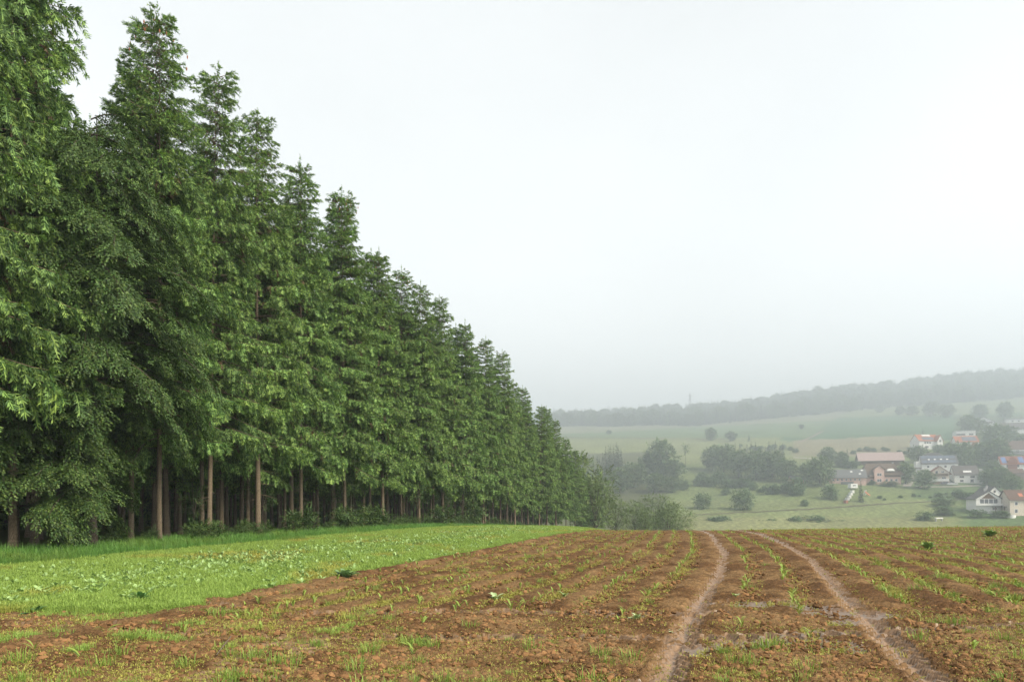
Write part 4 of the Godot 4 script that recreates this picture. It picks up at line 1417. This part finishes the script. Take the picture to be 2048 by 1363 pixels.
# ---------------------------------------------------------------- forest and far trees
func build_forest() -> void:
	var frs := [spruce_frond(0), spruce_frond(1), spruce_frond(2)]
	var kinds := []
	kinds.append(make_spruce(22.6, 4.8, 3.1, 0.46, 1.15, frs))
	kinds.append(make_spruce(21.6, 4.8, 2.9, 0.62, 1.15, frs))
	kinds.append(make_spruce(22.2, 5.1, 3.0, 0.42, 1.15, frs))
	kinds.append(make_spruce(20.6, 4.3, 2.7, 0.54, 1.15, frs))
	kinds.append(make_spruce(21.0, 4.5, 2.6, 0.80, 1.15, frs))
	kinds.append(make_spruce(22.0, 5.1, 3.1, 0.32, 1.25, frs))
	add_cones(kinds[0], 22.6)
	var used := [false, false, false, false, false, false]
	var HH := [22.6, 21.6, 22.2, 20.6, 21.0, 22.0]
	# the edge trees, each where the photograph shows its top
	var front := [
		[-330, 16.0, 24.5, 1, "spruce at the very start of the forest edge, partly beyond view"],
		[-120, 19.5, 25.5, 2, "massive spruce whose drooping boughs start the forest edge beside the beech"],
		[25, 22.6, 25.2, 3, "tallest broad spruce of the forest edge, its top above the beech"],
		[318, 28.4, 22.2, 0, "spruce with a bushy cone-bearing top directly behind the beech crown"],
		[418, 31.6, 22.0, 2, "spruce with a thin pointed top next after the cone-bearing one"],
		[516, 35.8, 22.0, 5, "spruce with long bare branch lines and a slim star-like top"],
		[602, 39.7, 21.0, 3, "spruce with a blunt rounded tip along the edge"],
		[690, 45.2, 21.2, 0, "full spruce with a dense dark tip halfway along the edge"],
		[766, 51.3, 21.0, 4, "spruce with combed hanging curtains of twigs"],
		[838, 59.0, 21.9, 1, "slim spruce with a tall leader shoot"],
		[886, 65.3, 20.8, 5, "narrow spruce squeezed between taller neighbours"],
	]
	for q in front:
		var d: float = q[1]
		var x: float = (q[0] - 1024.0) / F * d
		edge_tree(kinds, used, HH, q[3], x, d, q[2], q[4], "")
	for q in [[925, 71.0, 20.9], [966, 79.5, 22.2], [1000, 87.0, 21.2], [1030, 97.0, 21.0], [1056, 106.0, 20.6], [1078, 114.0, 20.8], [1094, 122.0, 22.0], [1112, 131.0, 20.5], [1132, 142.0, 19.0], [1150, 152.0, 18.0], [1164, 158.0, 16.5], [1178, 163.0, 15.0], [1194, 168.0, 13.0]]:
		edge_tree(kinds, used, HH, rng.randi() % 6, (q[0] - 1024.0) / F * q[1], q[1], q[2], "hazier spruce at the far end of the forest edge", "far spruces of the forest edge")
	# gap fillers half a step back in the edge
	for q in [[-60, 22.2], [205, 27.2], [365, 31.4], [465, 35.2], [560, 39.4], [648, 44.2], [728, 50.0], [800, 56.6], [862, 63.5], [905, 69.5], [945, 77.0], [985, 85.0], [1015, 94.0], [1044, 103.0]]:
		edge_tree(kinds, used, HH, rng.randi() % 6, (q[0] - 1024.0) / F * q[1], q[1] + 2.0, rnd(19.8, 21.2) if q[0] != 205 else 20.4, "spruce set back between the outer trees of the forest edge", "inner spruces of the forest edge")
	# the stand behind: straight stems in the dark
	var n := 0
	for row in range(1, 8):
		var d := 13.0
		while d < 152.0:
			d += (rnd(1.9, 3.5) if row < 4 else rnd(2.6, 4.4)) * (1.0 + 0.035 * row)
			var x := forest_x(d) - 2.3 * row - rnd(0.2, 2.0)
			if x < -0.98 * d - 4.0 and row > 2: continue
			n += 1
			edge_tree(kinds, used, HH, rng.randi() % 6, x, d, rnd(18.2, 20.2), "straight spruce stem standing in the dark stand behind the edge trees", "spruces inside the dark stand")
	# farther in, only a mass
	var xs := []
	var cs := []
	for k in 330:
		var d := log_d(20.0, 170.0)
		var x := forest_x(d) - rnd(18.0, 60.0) - 0.1 * d
		var s := rnd(0.8, 1.05)
		xs.append(spin(Vector3(x, ground(x, d) - 3.6, -d), Vector3(s * 1.35, s, s * 1.35), 0.02))
		cs.append(Color.WHITE)
	tag(scatter("deep_forest", (kinds[1].get_node("crown") as MeshInstance3D).mesh, M.needles, xs, cs), "dark mass of spruces deep in the forest", "forest", "", "stuff")

func edge_tree(kinds: Array, used: Array, HH: Array, k: int, x: float, d: float, h: float, label: String, group: String) -> void:
	var p := Vector3(x, ground(x, d), -d)
	var s: float = h / HH[k]
	var o: Node3D = kinds[k]
	if not used[k]:
		used[k] = true
		place(o, p, rnd(0, TAU), lerpf(1.0, s, 0.5), s / lerpf(1.0, s, 0.5))
	else:
		o = copy_of(o, p, rnd(0, TAU), lerpf(1.0, s, 0.5) * rnd(0.94, 1.08), s / lerpf(1.0, s, 0.5))
	o.rotation.x = rnd(-0.018, 0.018)
	o.rotation.z = rnd(-0.018, 0.018)
	if o.has_meta("group"): o.remove_meta("group")
	tag(o, label, "spruce", group)

func build_leafy() -> void:
	var g0 := Color(0.022, 0.058, 0.017)
	var g1 := Color(0.088, 0.142, 0.038)
	var near := [leaf_frond(0.5, 0.085, 16, 0.5, g0, g1), leaf_frond(0.4, 0.08, 13, 0.55, g0, g1), leaf_frond(0.34, 0.085, 11, 0.6, g0, g1)]
	# the beech that leans out of the edge, and its low neighbour
	var o := make_beech(16.6, 4.8, 4.7, 0.45, 1.15, 44, 0.8, near)
	place(o, Vector3(-15.0, 0, -24.6), 0.0)
	tag(o, "tall beech leaning out of the spruce edge with drooping sheets of leaves", "beech")
	var low := make_beech(5.4, 1.2, 3.9, 0.6, 1.2, 20, 0.6, near)
	place(low, Vector3(-17.2, 0, -22.9), 0.0)
	tag(low, "low young beech spreading sprays over the tall grass beneath the first spruces", "beech")
	var low2 := copy_of(low, Vector3(-15.9, 0, -24.2), 0.5, 0.9)
	tag(low2, "small young beech with one raised spray beside the pale bare stem", "beech")
	# undergrowth along the foot of the trees
	var us := []
	for k in 3:
		us.append(make_leafy("undergrowth_bush", 1.1, 0.05, 0.75, 7, 26, near, 1.0, 0.012))
		tag(us[k], "small leafy bush at the foot of the edge spruces", "bush", "undergrowth bushes at the forest foot")
	var spots := []
	var d := 21.5
	while d < 155.0:
		spots.append([forest_x(d) + rnd(-0.8, 1.2), d, rnd(0.35, 0.95)])
		d += rnd(0.5, 1.7) * (1.0 + d * 0.008)
	for q in [[1.4, 71.0, 1.9], [0.9, 62.0, 1.8], [0.5, 48.5, 1.7], [0.9, 43.5, 1.35], [1.0, 38.0, 1.25]]:
		spots.append([forest_x(q[1]) + q[0], q[1], q[2]])
	for k in spots.size():
		var p := Vector3(spots[k][0], ground(spots[k][0], spots[k][1]), -spots[k][1])
		if k < 3: place(us[k], p, rnd(0, TAU), spots[k][2])
		else: copy_of(us[k % 3], p, rnd(0, TAU), spots[k][2], rnd(0.8, 1.2))
	var sap := make_leafy("sapling", 4.4, 1.3, 1.05, 8, 22, near, 1.0, 0.008)
	tag(sap, "thin leafy sapling growing before the dark stems", "sapling", "saplings at the forest edge")
	place(sap, Vector3(forest_x(37.0) - 0.6, 0, -37.0), 0.4, 0.9)
	for q in [[32.5, -1.2, 0.7], [46.0, -0.5, 0.9], [58.0, 0.2, 1.1], [66.0, 0.3, 1.0], [69.5, 0.6, 1.15]]:
		copy_of(sap, Vector3(forest_x(q[0]) + q[1], ground(forest_x(q[0]) + q[1], q[0]), -q[0]), rnd(0, TAU), q[2])
	# trees at the end of the forest
	var m0 := Color(0.055, 0.105, 0.028)
	var m1 := Color(0.145, 0.20, 0.06)
	var mid := [leaf_frond(0.9, 0.21, 12, 0.3, m0, m1), leaf_frond(0.75, 0.2, 10, 0.4, m0, m1)]
	var mt := []
	for k in 3:
		mt.append(make_leafy("leafy_tree", 12.0, 0.8, 5.2, 16, 95, mid, 1.0, 0.016))
	var mspots := [
		[0, 1190, 950, 160.0, 20.0, 1.0, "rounded leafy tree that closes the end of the spruce row"],
		[1, 1232, 992, 172.0, 15.0, 1.0, "leafy tree next after the rounded one at the end of the spruce row"],
		[2, 1165, 900, 175.0, 20.0, 0.9, "tree top showing above the rounded tree at the spruce row end"],
		[0, 1270, 1000, 185.0, 13.0, 1.1, "bushy tree at the start of the valley thicket"],
		[1, 1310, 985, 195.0, 13.5, 1.2, "broad bushy tree in the middle of the valley thicket"],
		[2, 1350, 1000, 190.0, 11.0, 1.1, "broad bushy tree at the open end of the valley thicket"],
		[0, 1335, 1012, 180.0, 8.0, 1.0, "low bushy tree before the valley thicket"],
		[1, 1290, 1015, 176.0, 8.0, 1.0, "low bushy tree tucked before the middle of the thicket"],
	]
	for k in mspots.size():
		var q: Array = mspots[k]
		var x: float = (q[1] - 1024.0) / F * q[3]
		var top: float = EYE + (HOR - q[2]) / F * q[3]
		var gy := ground(x, q[3])
		var s: float = (top - gy) / 12.0
		var p := Vector3(x, gy, -q[3])
		var t: Node3D = mt[q[0]]
		if k < 3: place(t, p, rnd(0, TAU), s * q[5], 1.0 / q[5])
		else: t = copy_of(t, p, rnd(0, TAU), s * q[5], 1.0 / q[5])
		tag(t, q[6], "tree")
	# far trees of the valley and the village
	var f0 := Color(0.06, 0.115, 0.042)
	var f1 := Color(0.15, 0.21, 0.075)
	var far := [leaf_frond(1.3, 0.5, 8, 0.4, f0, f1), leaf_frond(1.0, 0.45, 7, 0.5, f0, f1)]
	var farb := [leaf_frond(0.8, 0.28, 8, 0.5, f0, f1)]
	var ft := []
	ft.append(make_leafy("valley_tree", 10.0, 0.7, 4.8, 15, 70, far))
	ft.append(make_leafy("valley_tree", 10.0, 0.4, 4.0, 13, 70, far))
	ft.append(make_leafy("valley_tree", 10.0, 0.4, 5.6, 17, 66, far))
	var hb := make_leafy("hedge_bush", 4.0, -0.3, 2.9, 11, 50, farb, 1.0, 0.01)
	var cf := make_far_spruce()
	var spare := [true, true, true, true, true]
	# kind (0-2 tree, 3 bush, 4 spruce), column, base row, height in pixels, width factor, label
	var list := [
		[0, 1322, 958, 78, 0.85, "tall round oak above the valley thicket beside the thin tree"],
		[1, 1297, 958, 48, 1.3, "round tree low before the tall oak"],
		[0, 1348, 962, 42, 1.2, "leafy tree on the meadow side of the tall oak"],
		[2, 1268, 975, 50, 1.0, "broad pale tree between the dark spruces and the thicket"],
		[1, 1240, 985, 50, 1.2, "broad tree at the foot of the dark spruce group"],
		[0, 1310, 985, 38, 1.3, "low spreading tree above the valley thicket"],
		[2, 1345, 985, 30, 1.2, "shrubby tree at the edge of the open meadow"],
		[1, 1425, 940, 50, 1.1, "leafy tree at the start of the big copse"],
		[0, 1448, 945, 55, 1.1, "leafy tree in the front of the big copse"],
		[2, 1478, 955, 55, 0.9, "wide rounded tree in the front of the big copse, below the spruce tips"],
		[0, 1512, 960, 60, 1.0, "tallest rounded tree in the front of the big copse"],
		[1, 1545, 957, 55, 1.2, "rounded tree at the village end of the big copse"],
		[2, 1572, 962, 44, 1.0, "low tree at the corner of the big copse"],
		[0, 1422, 881, 26, 1.0, "lone round tree on the field edge above the copse"],
		[1, 1462, 882, 20, 1.5, "small tree clump on the field edge above the copse"],
		[2, 1640, 972, 60, 0.9, "large dark round tree beside the stable"],
		[0, 1615, 965, 40, 1.1, "round tree behind the brick shed"],
		[0, 1655, 930, 36, 1.0, "tree with light crown above the stable"],
		[1, 1682, 934, 32, 1.1, "tree above the stable beside the barn"],
		[1, 1812, 968, 44, 1.0, "tall dense tree between the farmhouse and the lane"],
		[0, 1850, 978, 38, 1.1, "round tree at the bend of the farm lane, beside the chalet"],
		[2, 1835, 925, 34, 1.1, "wide tree below the orange-roofed house"],
		[0, 1876, 912, 22, 1.0, "small tree in the garden of the orange-roofed house"],
		[2, 1925, 936, 52, 1.0, "big round tree in the middle of the village"],
		[1, 1900, 920, 36, 1.3, "tree beside the big round village tree"],
		[0, 1968, 930, 46, 1.1, "tree below the tiny orange-roofed house"],
		[1, 1992, 935, 58, 1.2, "tall tree filling the village centre"],
		[2, 1990, 900, 52, 1.0, "tallest village tree beside the high chalet"],
		[1, 2015, 890, 40, 1.2, "tree between the brown-roofed houses"],
		[0, 2000, 975, 40, 1.2, "round tree behind the lowest houses"],
		[2, 2025, 985, 34, 1.1, "wide tree between the boarded barn and the orange shed"],
		[0, 1975, 970, 30, 1.1, "bushy tree beside the white house terrace"],
		[1, 1985, 955, 34, 1.2, "bushy tree beside the boarded barn"],
		[2, 1950, 870, 34, 1.1, "dark tree at the upper end of the teal field"],
		[0, 1935, 868, 38, 0.9, "slender dark tree at the upper end of the teal field"],
		[2, 1960, 838, 30, 1.0, "round dark tree above the high chalet"],
		[0, 2010, 840, 36, 0.9, "dark tree above the village beside the top row of houses"],
		[1, 2040, 900, 30, 1.2, "tree behind the brown hip roof"],
		[0, 1760, 825, 14, 1.3, "small tree at the near end of the hilltop hedgerow"],
		[1, 1800, 830, 18, 1.4, "tree in the hilltop hedgerow"],
		[2, 1825, 831, 20, 1.2, "broad tree in the hilltop hedgerow"],
		[0, 1862, 833, 30, 1.1, "tallest tree of the hilltop hedgerow"],
		[2, 1893, 835, 26, 1.2, "wide tree at the village end of the hilltop hedgerow"],
		[0, 1618, 825, 12, 1.3, "single far tree below the ridge forest"],
		[1, 1603, 858, 10, 1.4, "small lone tree in the slope path bend"],
		[0, 1366, 846, 16, 1.4, "far tree clump below the ridge mast"],
		[2, 1218, 868, 8, 1.4, "tiny far tree on the pale strip field"],
		[3, 1405, 1017, 30, 0.8, "reddish thin shrub on the valley meadow"],
		[3, 1485, 1020, 42, 0.75, "tall loose shrub on the valley meadow"],
		[3, 1368, 980, 20, 0.9, "shrub near the thicket on the valley meadow"],
		[3, 1400, 972, 16, 1.2, "low shrub on the upper valley meadow"],
		[3, 1452, 990, 14, 1.0, "small dark shrub on the upper valley meadow"],
		[3, 1545, 988, 20, 1.3, "shrub at the meadow foot of the copse"],
		[3, 1590, 985, 30, 1.0, "bushy shrub at the corner of the copse meadow"],
		[3, 1661, 998, 28, 0.85, "bushy shrub below the stable"],
		[3, 1610, 1012, 12, 1.0, "little thorn bush above the meadow path"],
		[3, 1888, 1012, 18, 1.6, "dense upper bush of the pair beside the white trough meadow"],
		[3, 1890, 1030, 18, 1.7, "dense lower bush of the pair beside the white trough meadow"],
		[3, 1850, 1045, 22, 1.0, "rounded bush beside the white trough"],
		[3, 1437, 1058, 24, 1.3, "hedge bush on the valley floor under the meadow path"],
		[3, 1520, 1060, 18, 1.6, "flat hedge bush on the valley floor"],
		[3, 1592, 1055, 22, 1.2, "round hedge bush on the valley floor"],
		[3, 1630, 1055, 24, 1.5, "wide hedge bush on the valley floor"],
		[3, 1680, 1052, 12, 2.0, "low hedge bush on the valley floor"],
		[3, 1780, 972, 10, 2.4, "garden hedge before the farmhouse"],
		[3, 1745, 970, 8, 1.6, "low garden bush before the pink gable"],
		[3, 1700, 935, 14, 2.0, "hedge behind the stable roof"],
		[3, 2000, 1036, 10, 2.4, "garden shrub row below the lowest houses"],
		[3, 1955, 1036, 12, 2.0, "garden shrub below the house with the glazed gable"],
		[4, 1722, 1004, 44, 1.0, "lone narrow spruce on the meadow beside the hive row"],
		[4, 1695, 925, 30, 1.1, "pointed spruce above the stable trees"],
		[4, 1846, 880, 24, 1.2, "dark conifer behind the orange-roofed house"],
		[4, 1498, 882, 16, 1.2, "small pointed spruce on the field edge"],
	]
	for q in list:
		var p := on_ground(q[1], q[2])
		if q[2] > 1034.0:
			p = on_ground(q[1], minf(q[2], 1040.0))
			p.y -= (q[2] - 1040.0) / F * -p.z
		var dd := -p.z
		var hgt: float = q[3] / F * dd
		var k: int = q[0]
		var src: Node3D = ft[k] if k < 3 else (hb if k == 3 else cf)
		var full: float = [10.0, 10.0, 10.0, 4.0, 14.0][k]
		var s: float = hgt / full
		var t := src
		if spare[k]:
			spare[k] = false
			place(t, p, rnd(0, TAU), s * q[4], 1.0 / q[4])
		else:
			t = copy_of(src, p, rnd(0, TAU), s * q[4], 1.0 / q[4])
		if t.has_meta("group"): t.remove_meta("group")
		tag(t, q[5], "bush" if k == 3 else ("spruce" if k == 4 else "tree"))
	# hedgerows that link the single bushes
	for q in [[1400, 966, 1610, 990, 22, 13, "bush in the scrubby hedgerow at the foot of the big copse", "hedgerow below the copse"],
			[1400, 1058, 1560, 1059, 12, 16, "bush in the low hedge along the valley floor", "hedge on the valley floor"],
			[1745, 1000, 1935, 990, 9, 6, "small bush beside the worn meadow path", "bushes by the meadow path"],
			[1480, 895, 1600, 905, 9, 9, "bush on the field margin above the copse", "bushes above the copse"],
			[1700, 903, 1815, 905, 8, 7, "bush in the hedge behind the barn", "hedge behind the barn"],
			[1905, 985, 1950, 1000, 6, 12, "garden bush above the house with the glazed gable", "garden bushes"]]:
		for k in int(q[4]):
			var f: float = (k + rng.randf()) / q[4]
			var by: float = lerpf(q[1], q[3], f) + rnd(-5, 5)
			var p := on_ground(lerpf(q[0], q[2], f), minf(by, 1040.0))
			p.y -= maxf(by - 1040.0, 0.0) / F * -p.z
			var s: float = q[5] * rnd(0.5, 1.2) / F * -p.z / 4.0
			tag(copy_of(hb, p, rnd(0, TAU), s * rnd(1.0, 1.7), rnd(0.6, 1.0)), q[6], "bush", q[7])
	# the thin tree on the meadow
	var thin := make_leafy("slender_tree", 12.0, 6.5, 1.9, 7, 8, far, 1.0, 0.012)
	var pt := on_ground(1371, 934)
	place(thin, pt, 0.0, (934 - 886) / F * -pt.z / 12.0)
	tag(thin, "thin bare-stemmed tree standing alone beside the tall oak", "tree")
	# dark spruce group beyond the thicket, spruce tips over the copse
	for k in 22:
		var px := 1140.0 + 5.4 * k + rnd(-2, 2)
		var topy := 905.0 - 12.0 * sin(px * 0.11) + rnd(-6, 6)
		if px > 1212 and px < 1246: topy = 886.0 + rnd(-4, 6)
		if px > 1246: topy = 915 + (px - 1246) * 0.9
		var p := on_ground(px, 958 + rnd(-3, 3))
		var s: float = (958 - topy) / F * -p.z / 14.0
		tag(copy_of(cf, p, rnd(0, TAU), s * 0.85, 1.15), "dark hazy spruce in the group beyond the forest end", "spruce", "dark spruces beyond the forest end")
	for k in 16:
		var px := 1432.0 + 9.0 * k + rnd(-3, 3)
		var p := on_ground(px, 925 + rnd(-4, 3))
		var s: float = (925 - 889 - rnd(-4, 6)) / F * -p.z / 14.0
		tag(copy_of(cf, p, rnd(0, TAU), s, 1.1), "pointed spruce tip showing over the big copse", "spruce", "spruce tips over the copse")
	# the wood on the ridge reads as one mass
	var xs := []
	var cs := []
	var xs2 := []
	var cs2 := []
	for k in 5200:
		var px := rnd(900.0, 2250.0)
		var fd := rnd(770.0, 1120.0)
		var x := (px - 1024.0) / F * fd
		var py := row_py(x, fd)
		var low_edge := 852.0 if px < 1400 else (lerpf(851, 822, (px - 1400) / 300) if px < 1700 else lerpf(822, 803, (px - 1700) / 250))
		if py > low_edge + 2.0 * n_patch.get_noise_1d(px * 0.1): continue
		var s := 0.8 + 0.9 * pow(rng.randf(), 2.0) + 0.35 * n_big.get_noise_1d(px * 1.5)
		var tn := rnd(0.7, 1.05)
		if rng.randf() < 0.5:
			xs.append(spin(Vector3(x, ground(x, fd) - 1.0, -fd), Vector3(s, s * rnd(0.9, 1.15), s), 0.03))
			cs.append(Color(tn, tn, tn))
		else:
			xs2.append(spin(Vector3(x, ground(x, fd), -fd), Vector3(s, s, s) * 0.85, 0.02))
			cs2.append(Color(tn, tn, tn))
	tag(scatter("ridge_forest", (ft[0].get_node("crown") as MeshInstance3D).mesh, M.leaves, xs, cs), "hazy mixed forest along the ridge", "forest", "", "stuff")
	tag(scatter("ridge_forest", (cf.get_node("crown") as MeshInstance3D).mesh, M.leaves, xs2, cs2), "hazy spruces in the forest along the ridge", "forest", "", "stuff")

func make_far_spruce() -> Node3D:
	var root := base("valley_spruce", Vector3.ZERO)
	var tr := trunk_mesh(13.0, 0.16, 0.0)
	var mb := MB.new()
	var c0 := Color(0.03, 0.055, 0.024)
	var c1 := Color(0.06, 0.095, 0.035)
	var y := 0.5
	while y < 13.6:
		var t := y / 14.0
		var r := 2.5 * pow(1.0 - t, 0.85) + 0.1
		for k in int(6 + 12 * (1.0 - t)):
			var a := rnd(0, TAU)
			var dir := Vector3(cos(a), rnd(-0.5, 0.1), sin(a)).normalized()
			var wide := Vector3(-sin(a), rnd(-0.4, 0.4), cos(a)).normalized()
			var l := r * rnd(0.7, 1.1)
			blade(mb, Vector3(0, y + rnd(-0.2, 0.3), 0) + dir * l * 0.3, dir, wide, l * 0.75, 0.30, c0.lerp(c1, rnd(0, 1)))
		y += 0.36
	part("trunk", tr.mesh(), M.bark, root)
	part("crown", mb.mesh(), M.leaves, root)
	return root

# ---------------------------------------------------------------- materials
func make_materials() -> void:
	var g1 := grain(3, 0.02, 0.62, 1.0, 5)
	var g2 := grain(8, 0.05, 0.35, 1.0, 4)
	for q in [["soil", 0.95, 0.2, 3.0], ["verge", 0.9, 0.2, 2.0], ["land", 0.95, 0.2, 0.0], ["clod", 0.95, 0.2, 0.0], ["mud", 0.42, 0.42, 0.6], ["wet", 0.32, 0.45, 0.3]]:
		var m := material(q[0], 1, 1, 1, q[1], q[2])
		m.vertex_color_use_as_albedo = true
		m.uv1_triplanar = true
		m.uv1_world_triplanar = true
		if q[0] == "soil" or q[0] == "verge" or q[0] == "mud" or q[0] == "wet":
			m.albedo_texture = g1
			m.uv1_scale = Vector3(1.6, 1.6, 1.6)
			m.heightmap_enabled = true
			m.heightmap_texture = g2
			m.heightmap_scale = q[3]
		elif q[0] == "land":
			m.albedo_texture = g1
			m.uv1_scale = Vector3(0.05, 0.05, 0.05)
	for q in [["needles", 0.6, 0.4, 0.78], ["leaves", 0.6, 0.4, 0.6], ["beech_leaves", 0.55, 0.35, 0.6], ["leaf_low", 0.55, 0.4, 0.72], ["leaf_shine", 0.4, 0.5, 0.65]]:
		var m := material(q[0], 1, 1, 1, q[1], q[2])
		m.vertex_color_use_as_albedo = true
		m.backlight_enabled = true
		m.backlight = Color(q[3], q[3], q[3] * 0.8)
	for q in [["bark", 0.32, 0.25, 0.175, 0.9], ["bark_grey", 0.16, 0.13, 0.10, 0.85]]:
		var m := material(q[0], q[1], q[2], q[3], q[4], 0.3)
		m.uv1_triplanar = true
		m.uv1_scale = Vector3(2.5, 0.7, 2.5)
		m.albedo_texture = grain(21, 0.03, 0.4, 1.0, 5)
		m.heightmap_enabled = true
		m.heightmap_texture = g2
		m.heightmap_scale = 2.0
	material("cone", 0.22, 0.09, 0.035, 0.8)
	for q in [["plaster_white", 0.80, 0.79, 0.76], ["plaster_cream", 0.66, 0.58, 0.48], ["plaster_pink", 0.68, 0.46, 0.39], ["plaster_grey", 0.42, 0.42, 0.42], ["brick", 0.34, 0.15, 0.10], ["stone", 0.32, 0.22, 0.17],
		["wood_brown", 0.14, 0.085, 0.05], ["wood_orange", 0.40, 0.18, 0.09], ["wood_grey", 0.24, 0.19, 0.15], ["frame_white", 0.8, 0.8, 0.78], ["frame_brown", 0.16, 0.10, 0.06], ["copper", 0.55, 0.2, 0.12],
		["path", 0.10, 0.085, 0.05], ["lane", 0.36, 0.33, 0.29], ["steel", 0.25, 0.26, 0.27]]:
		var m := material(q[0], q[1], q[2], q[3], 0.85, 0.3)
		m.albedo_texture = grain(31, 0.015, 0.82, 1.0, 4)
		m.uv1_triplanar = true
		m.uv1_scale = Vector3(0.3, 0.3, 0.3)
	for q in [["roof_dark", 0.115, 0.11, 0.108], ["roof_brown", 0.14, 0.09, 0.07], ["roof_greybrown", 0.13, 0.115, 0.11], ["roof_orange", 0.44, 0.16, 0.08], ["roof_red", 0.28, 0.11, 0.07], ["roof_redbrown", 0.22, 0.12, 0.09],
		["roof_pink", 0.46, 0.35, 0.33], ["roof_slate", 0.17, 0.175, 0.18], ["roof_thatch", 0.15, 0.105, 0.075]]:
		var m := material(q[0], q[1], q[2], q[3], 0.8, 0.3)
		m.albedo_texture = grain(33, 0.04, 0.75, 1.0, 4)
		m.uv1_triplanar = true
		m.uv1_scale = Vector3(0.25, 0.25, 0.25)
	material("solar", 0.10, 0.12, 0.16, 0.25)
	material("solar_blue", 0.10, 0.17, 0.36, 0.25)
	material("glass_dark", 0.05, 0.055, 0.06, 0.15)
	material("car_dark", 0.05, 0.05, 0.06, 0.3)
	material("car_silver", 0.45, 0.46, 0.48, 0.3)

func sky_picture() -> ImageTexture:
	# a bright, even cover of cloud with faint soft banks and a paler break low over the valley
	var im := Image.create(512, 256, false, Image.FORMAT_RGBF)
	var nz := FastNoiseLite.new()
	nz.seed = 5
	nz.frequency = 1.3
	nz.fractal_octaves = 4
	var glow := at(1000, 690, 1.0) - Vector3(0, EYE, 0)
	glow = glow.normalized()
	for y in 256:
		var el := (0.5 - (y + 0.5) / 256.0) * PI
		for x in 512:
			var az := (x + 0.5) / 512.0 * TAU
			var v := Vector3(sin(az) * cos(el), sin(el), -cos(az) * cos(el))
			var w := Vector3(v.x, absf(v.y) * 2.6, v.z)
			var n := nz.get_noise_3dv(w)
			var l := 0.138 + 0.40 * exp(-maxf(v.y, 0.0) / 0.26) + 0.020 * n + 0.03 * exp(-pow(v.angle_to(glow) / 0.24, 2.0))
			im.set_pixel(x, y, Color(l * 0.992, l * 1.0, l * 1.008))
	return ImageTexture.create_from_image(im)

func _ready() -> void:
	rng.seed = 20240611
	n_soil.seed = 11; n_soil.noise_type = FastNoiseLite.TYPE_SIMPLEX_SMOOTH; n_soil.frequency = 11.0; n_soil.fractal_octaves = 3
	n_clod.seed = 12; n_clod.noise_type = FastNoiseLite.TYPE_CELLULAR; n_clod.frequency = 11.0; n_clod.fractal_octaves = 2; n_clod.cellular_return_type = FastNoiseLite.RETURN_DISTANCE
	n_big.seed = 13; n_big.frequency = 0.03; n_big.fractal_octaves = 3
	n_patch.seed = 14; n_patch.frequency = 0.55; n_patch.fractal_octaves = 3

	var cam := Camera3D.new()
	cam.name = "camera"
	cam.projection = Camera3D.PROJECTION_FRUSTUM
	cam.near = 0.1
	cam.far = 4000.0
	cam.size = cam.near * 1363.0 / F
	cam.frustum_offset = Vector2(0.0, cam.near * (HOR - 681.5) / F)
	cam.position = Vector3(0, EYE, 0)
	add_child(cam)
	cam.current = true

	var sky := Sky.new()
	var sm := PanoramaSkyMaterial.new()
	sm.panorama = sky_picture()
	sky.sky_material = sm
	var env := Environment.new()
	env.background_mode = Environment.BG_SKY
	env.sky = sky
	env.tonemap_mode = Environment.TONE_MAPPER_LINEAR
	env.tonemap_exposure = 4.9
	env.volumetric_fog_enabled = true
	env.volumetric_fog_density = 0.0
	env.fog_enabled = true
	env.fog_density = 0.0005
	env.fog_light_color = Color(0.89, 0.955, 1.0)
	env.sdfgi_enabled = true
	env.ssao_enabled = true
	env.ssil_enabled = true
	var we := WorldEnvironment.new()
	we.name = "environment"
	we.environment = env
	add_child(we)

	var sun := DirectionalLight3D.new()
	sun.name = "sun"
	sun.light_energy = 0.5
	sun.light_angular_distance = 24.0
	sun.light_color = Color(1.0, 0.96, 0.87)
	sun.shadow_enabled = true
	sun.look_at_from_position(Vector3(13, 14, 9), Vector3.ZERO)
	add_child(sun)

	# the mist that fills the valley beyond the crest of the field
	var mist := FogVolume.new()
	mist.name = "valley_mist"
	mist.shape = RenderingServer.FOG_VOLUME_SHAPE_BOX
	mist.size = Vector3(3600, 255, 1400)
	mist.position = Vector3(300, 107, -870)
	var fm := FogMaterial.new()
	fm.density = 0.00125
	fm.albedo = Color(0.90, 0.955, 1.0)
	mist.material = fm
	add_child(mist)
	tag(mist, "pale mist filling the valley beyond the field", "mist", "", "stuff")

	lay_land()
	make_materials()
	build_terrain()
	build_field()
	build_forest()
	build_leafy()
	build_village()
	plant_ground()
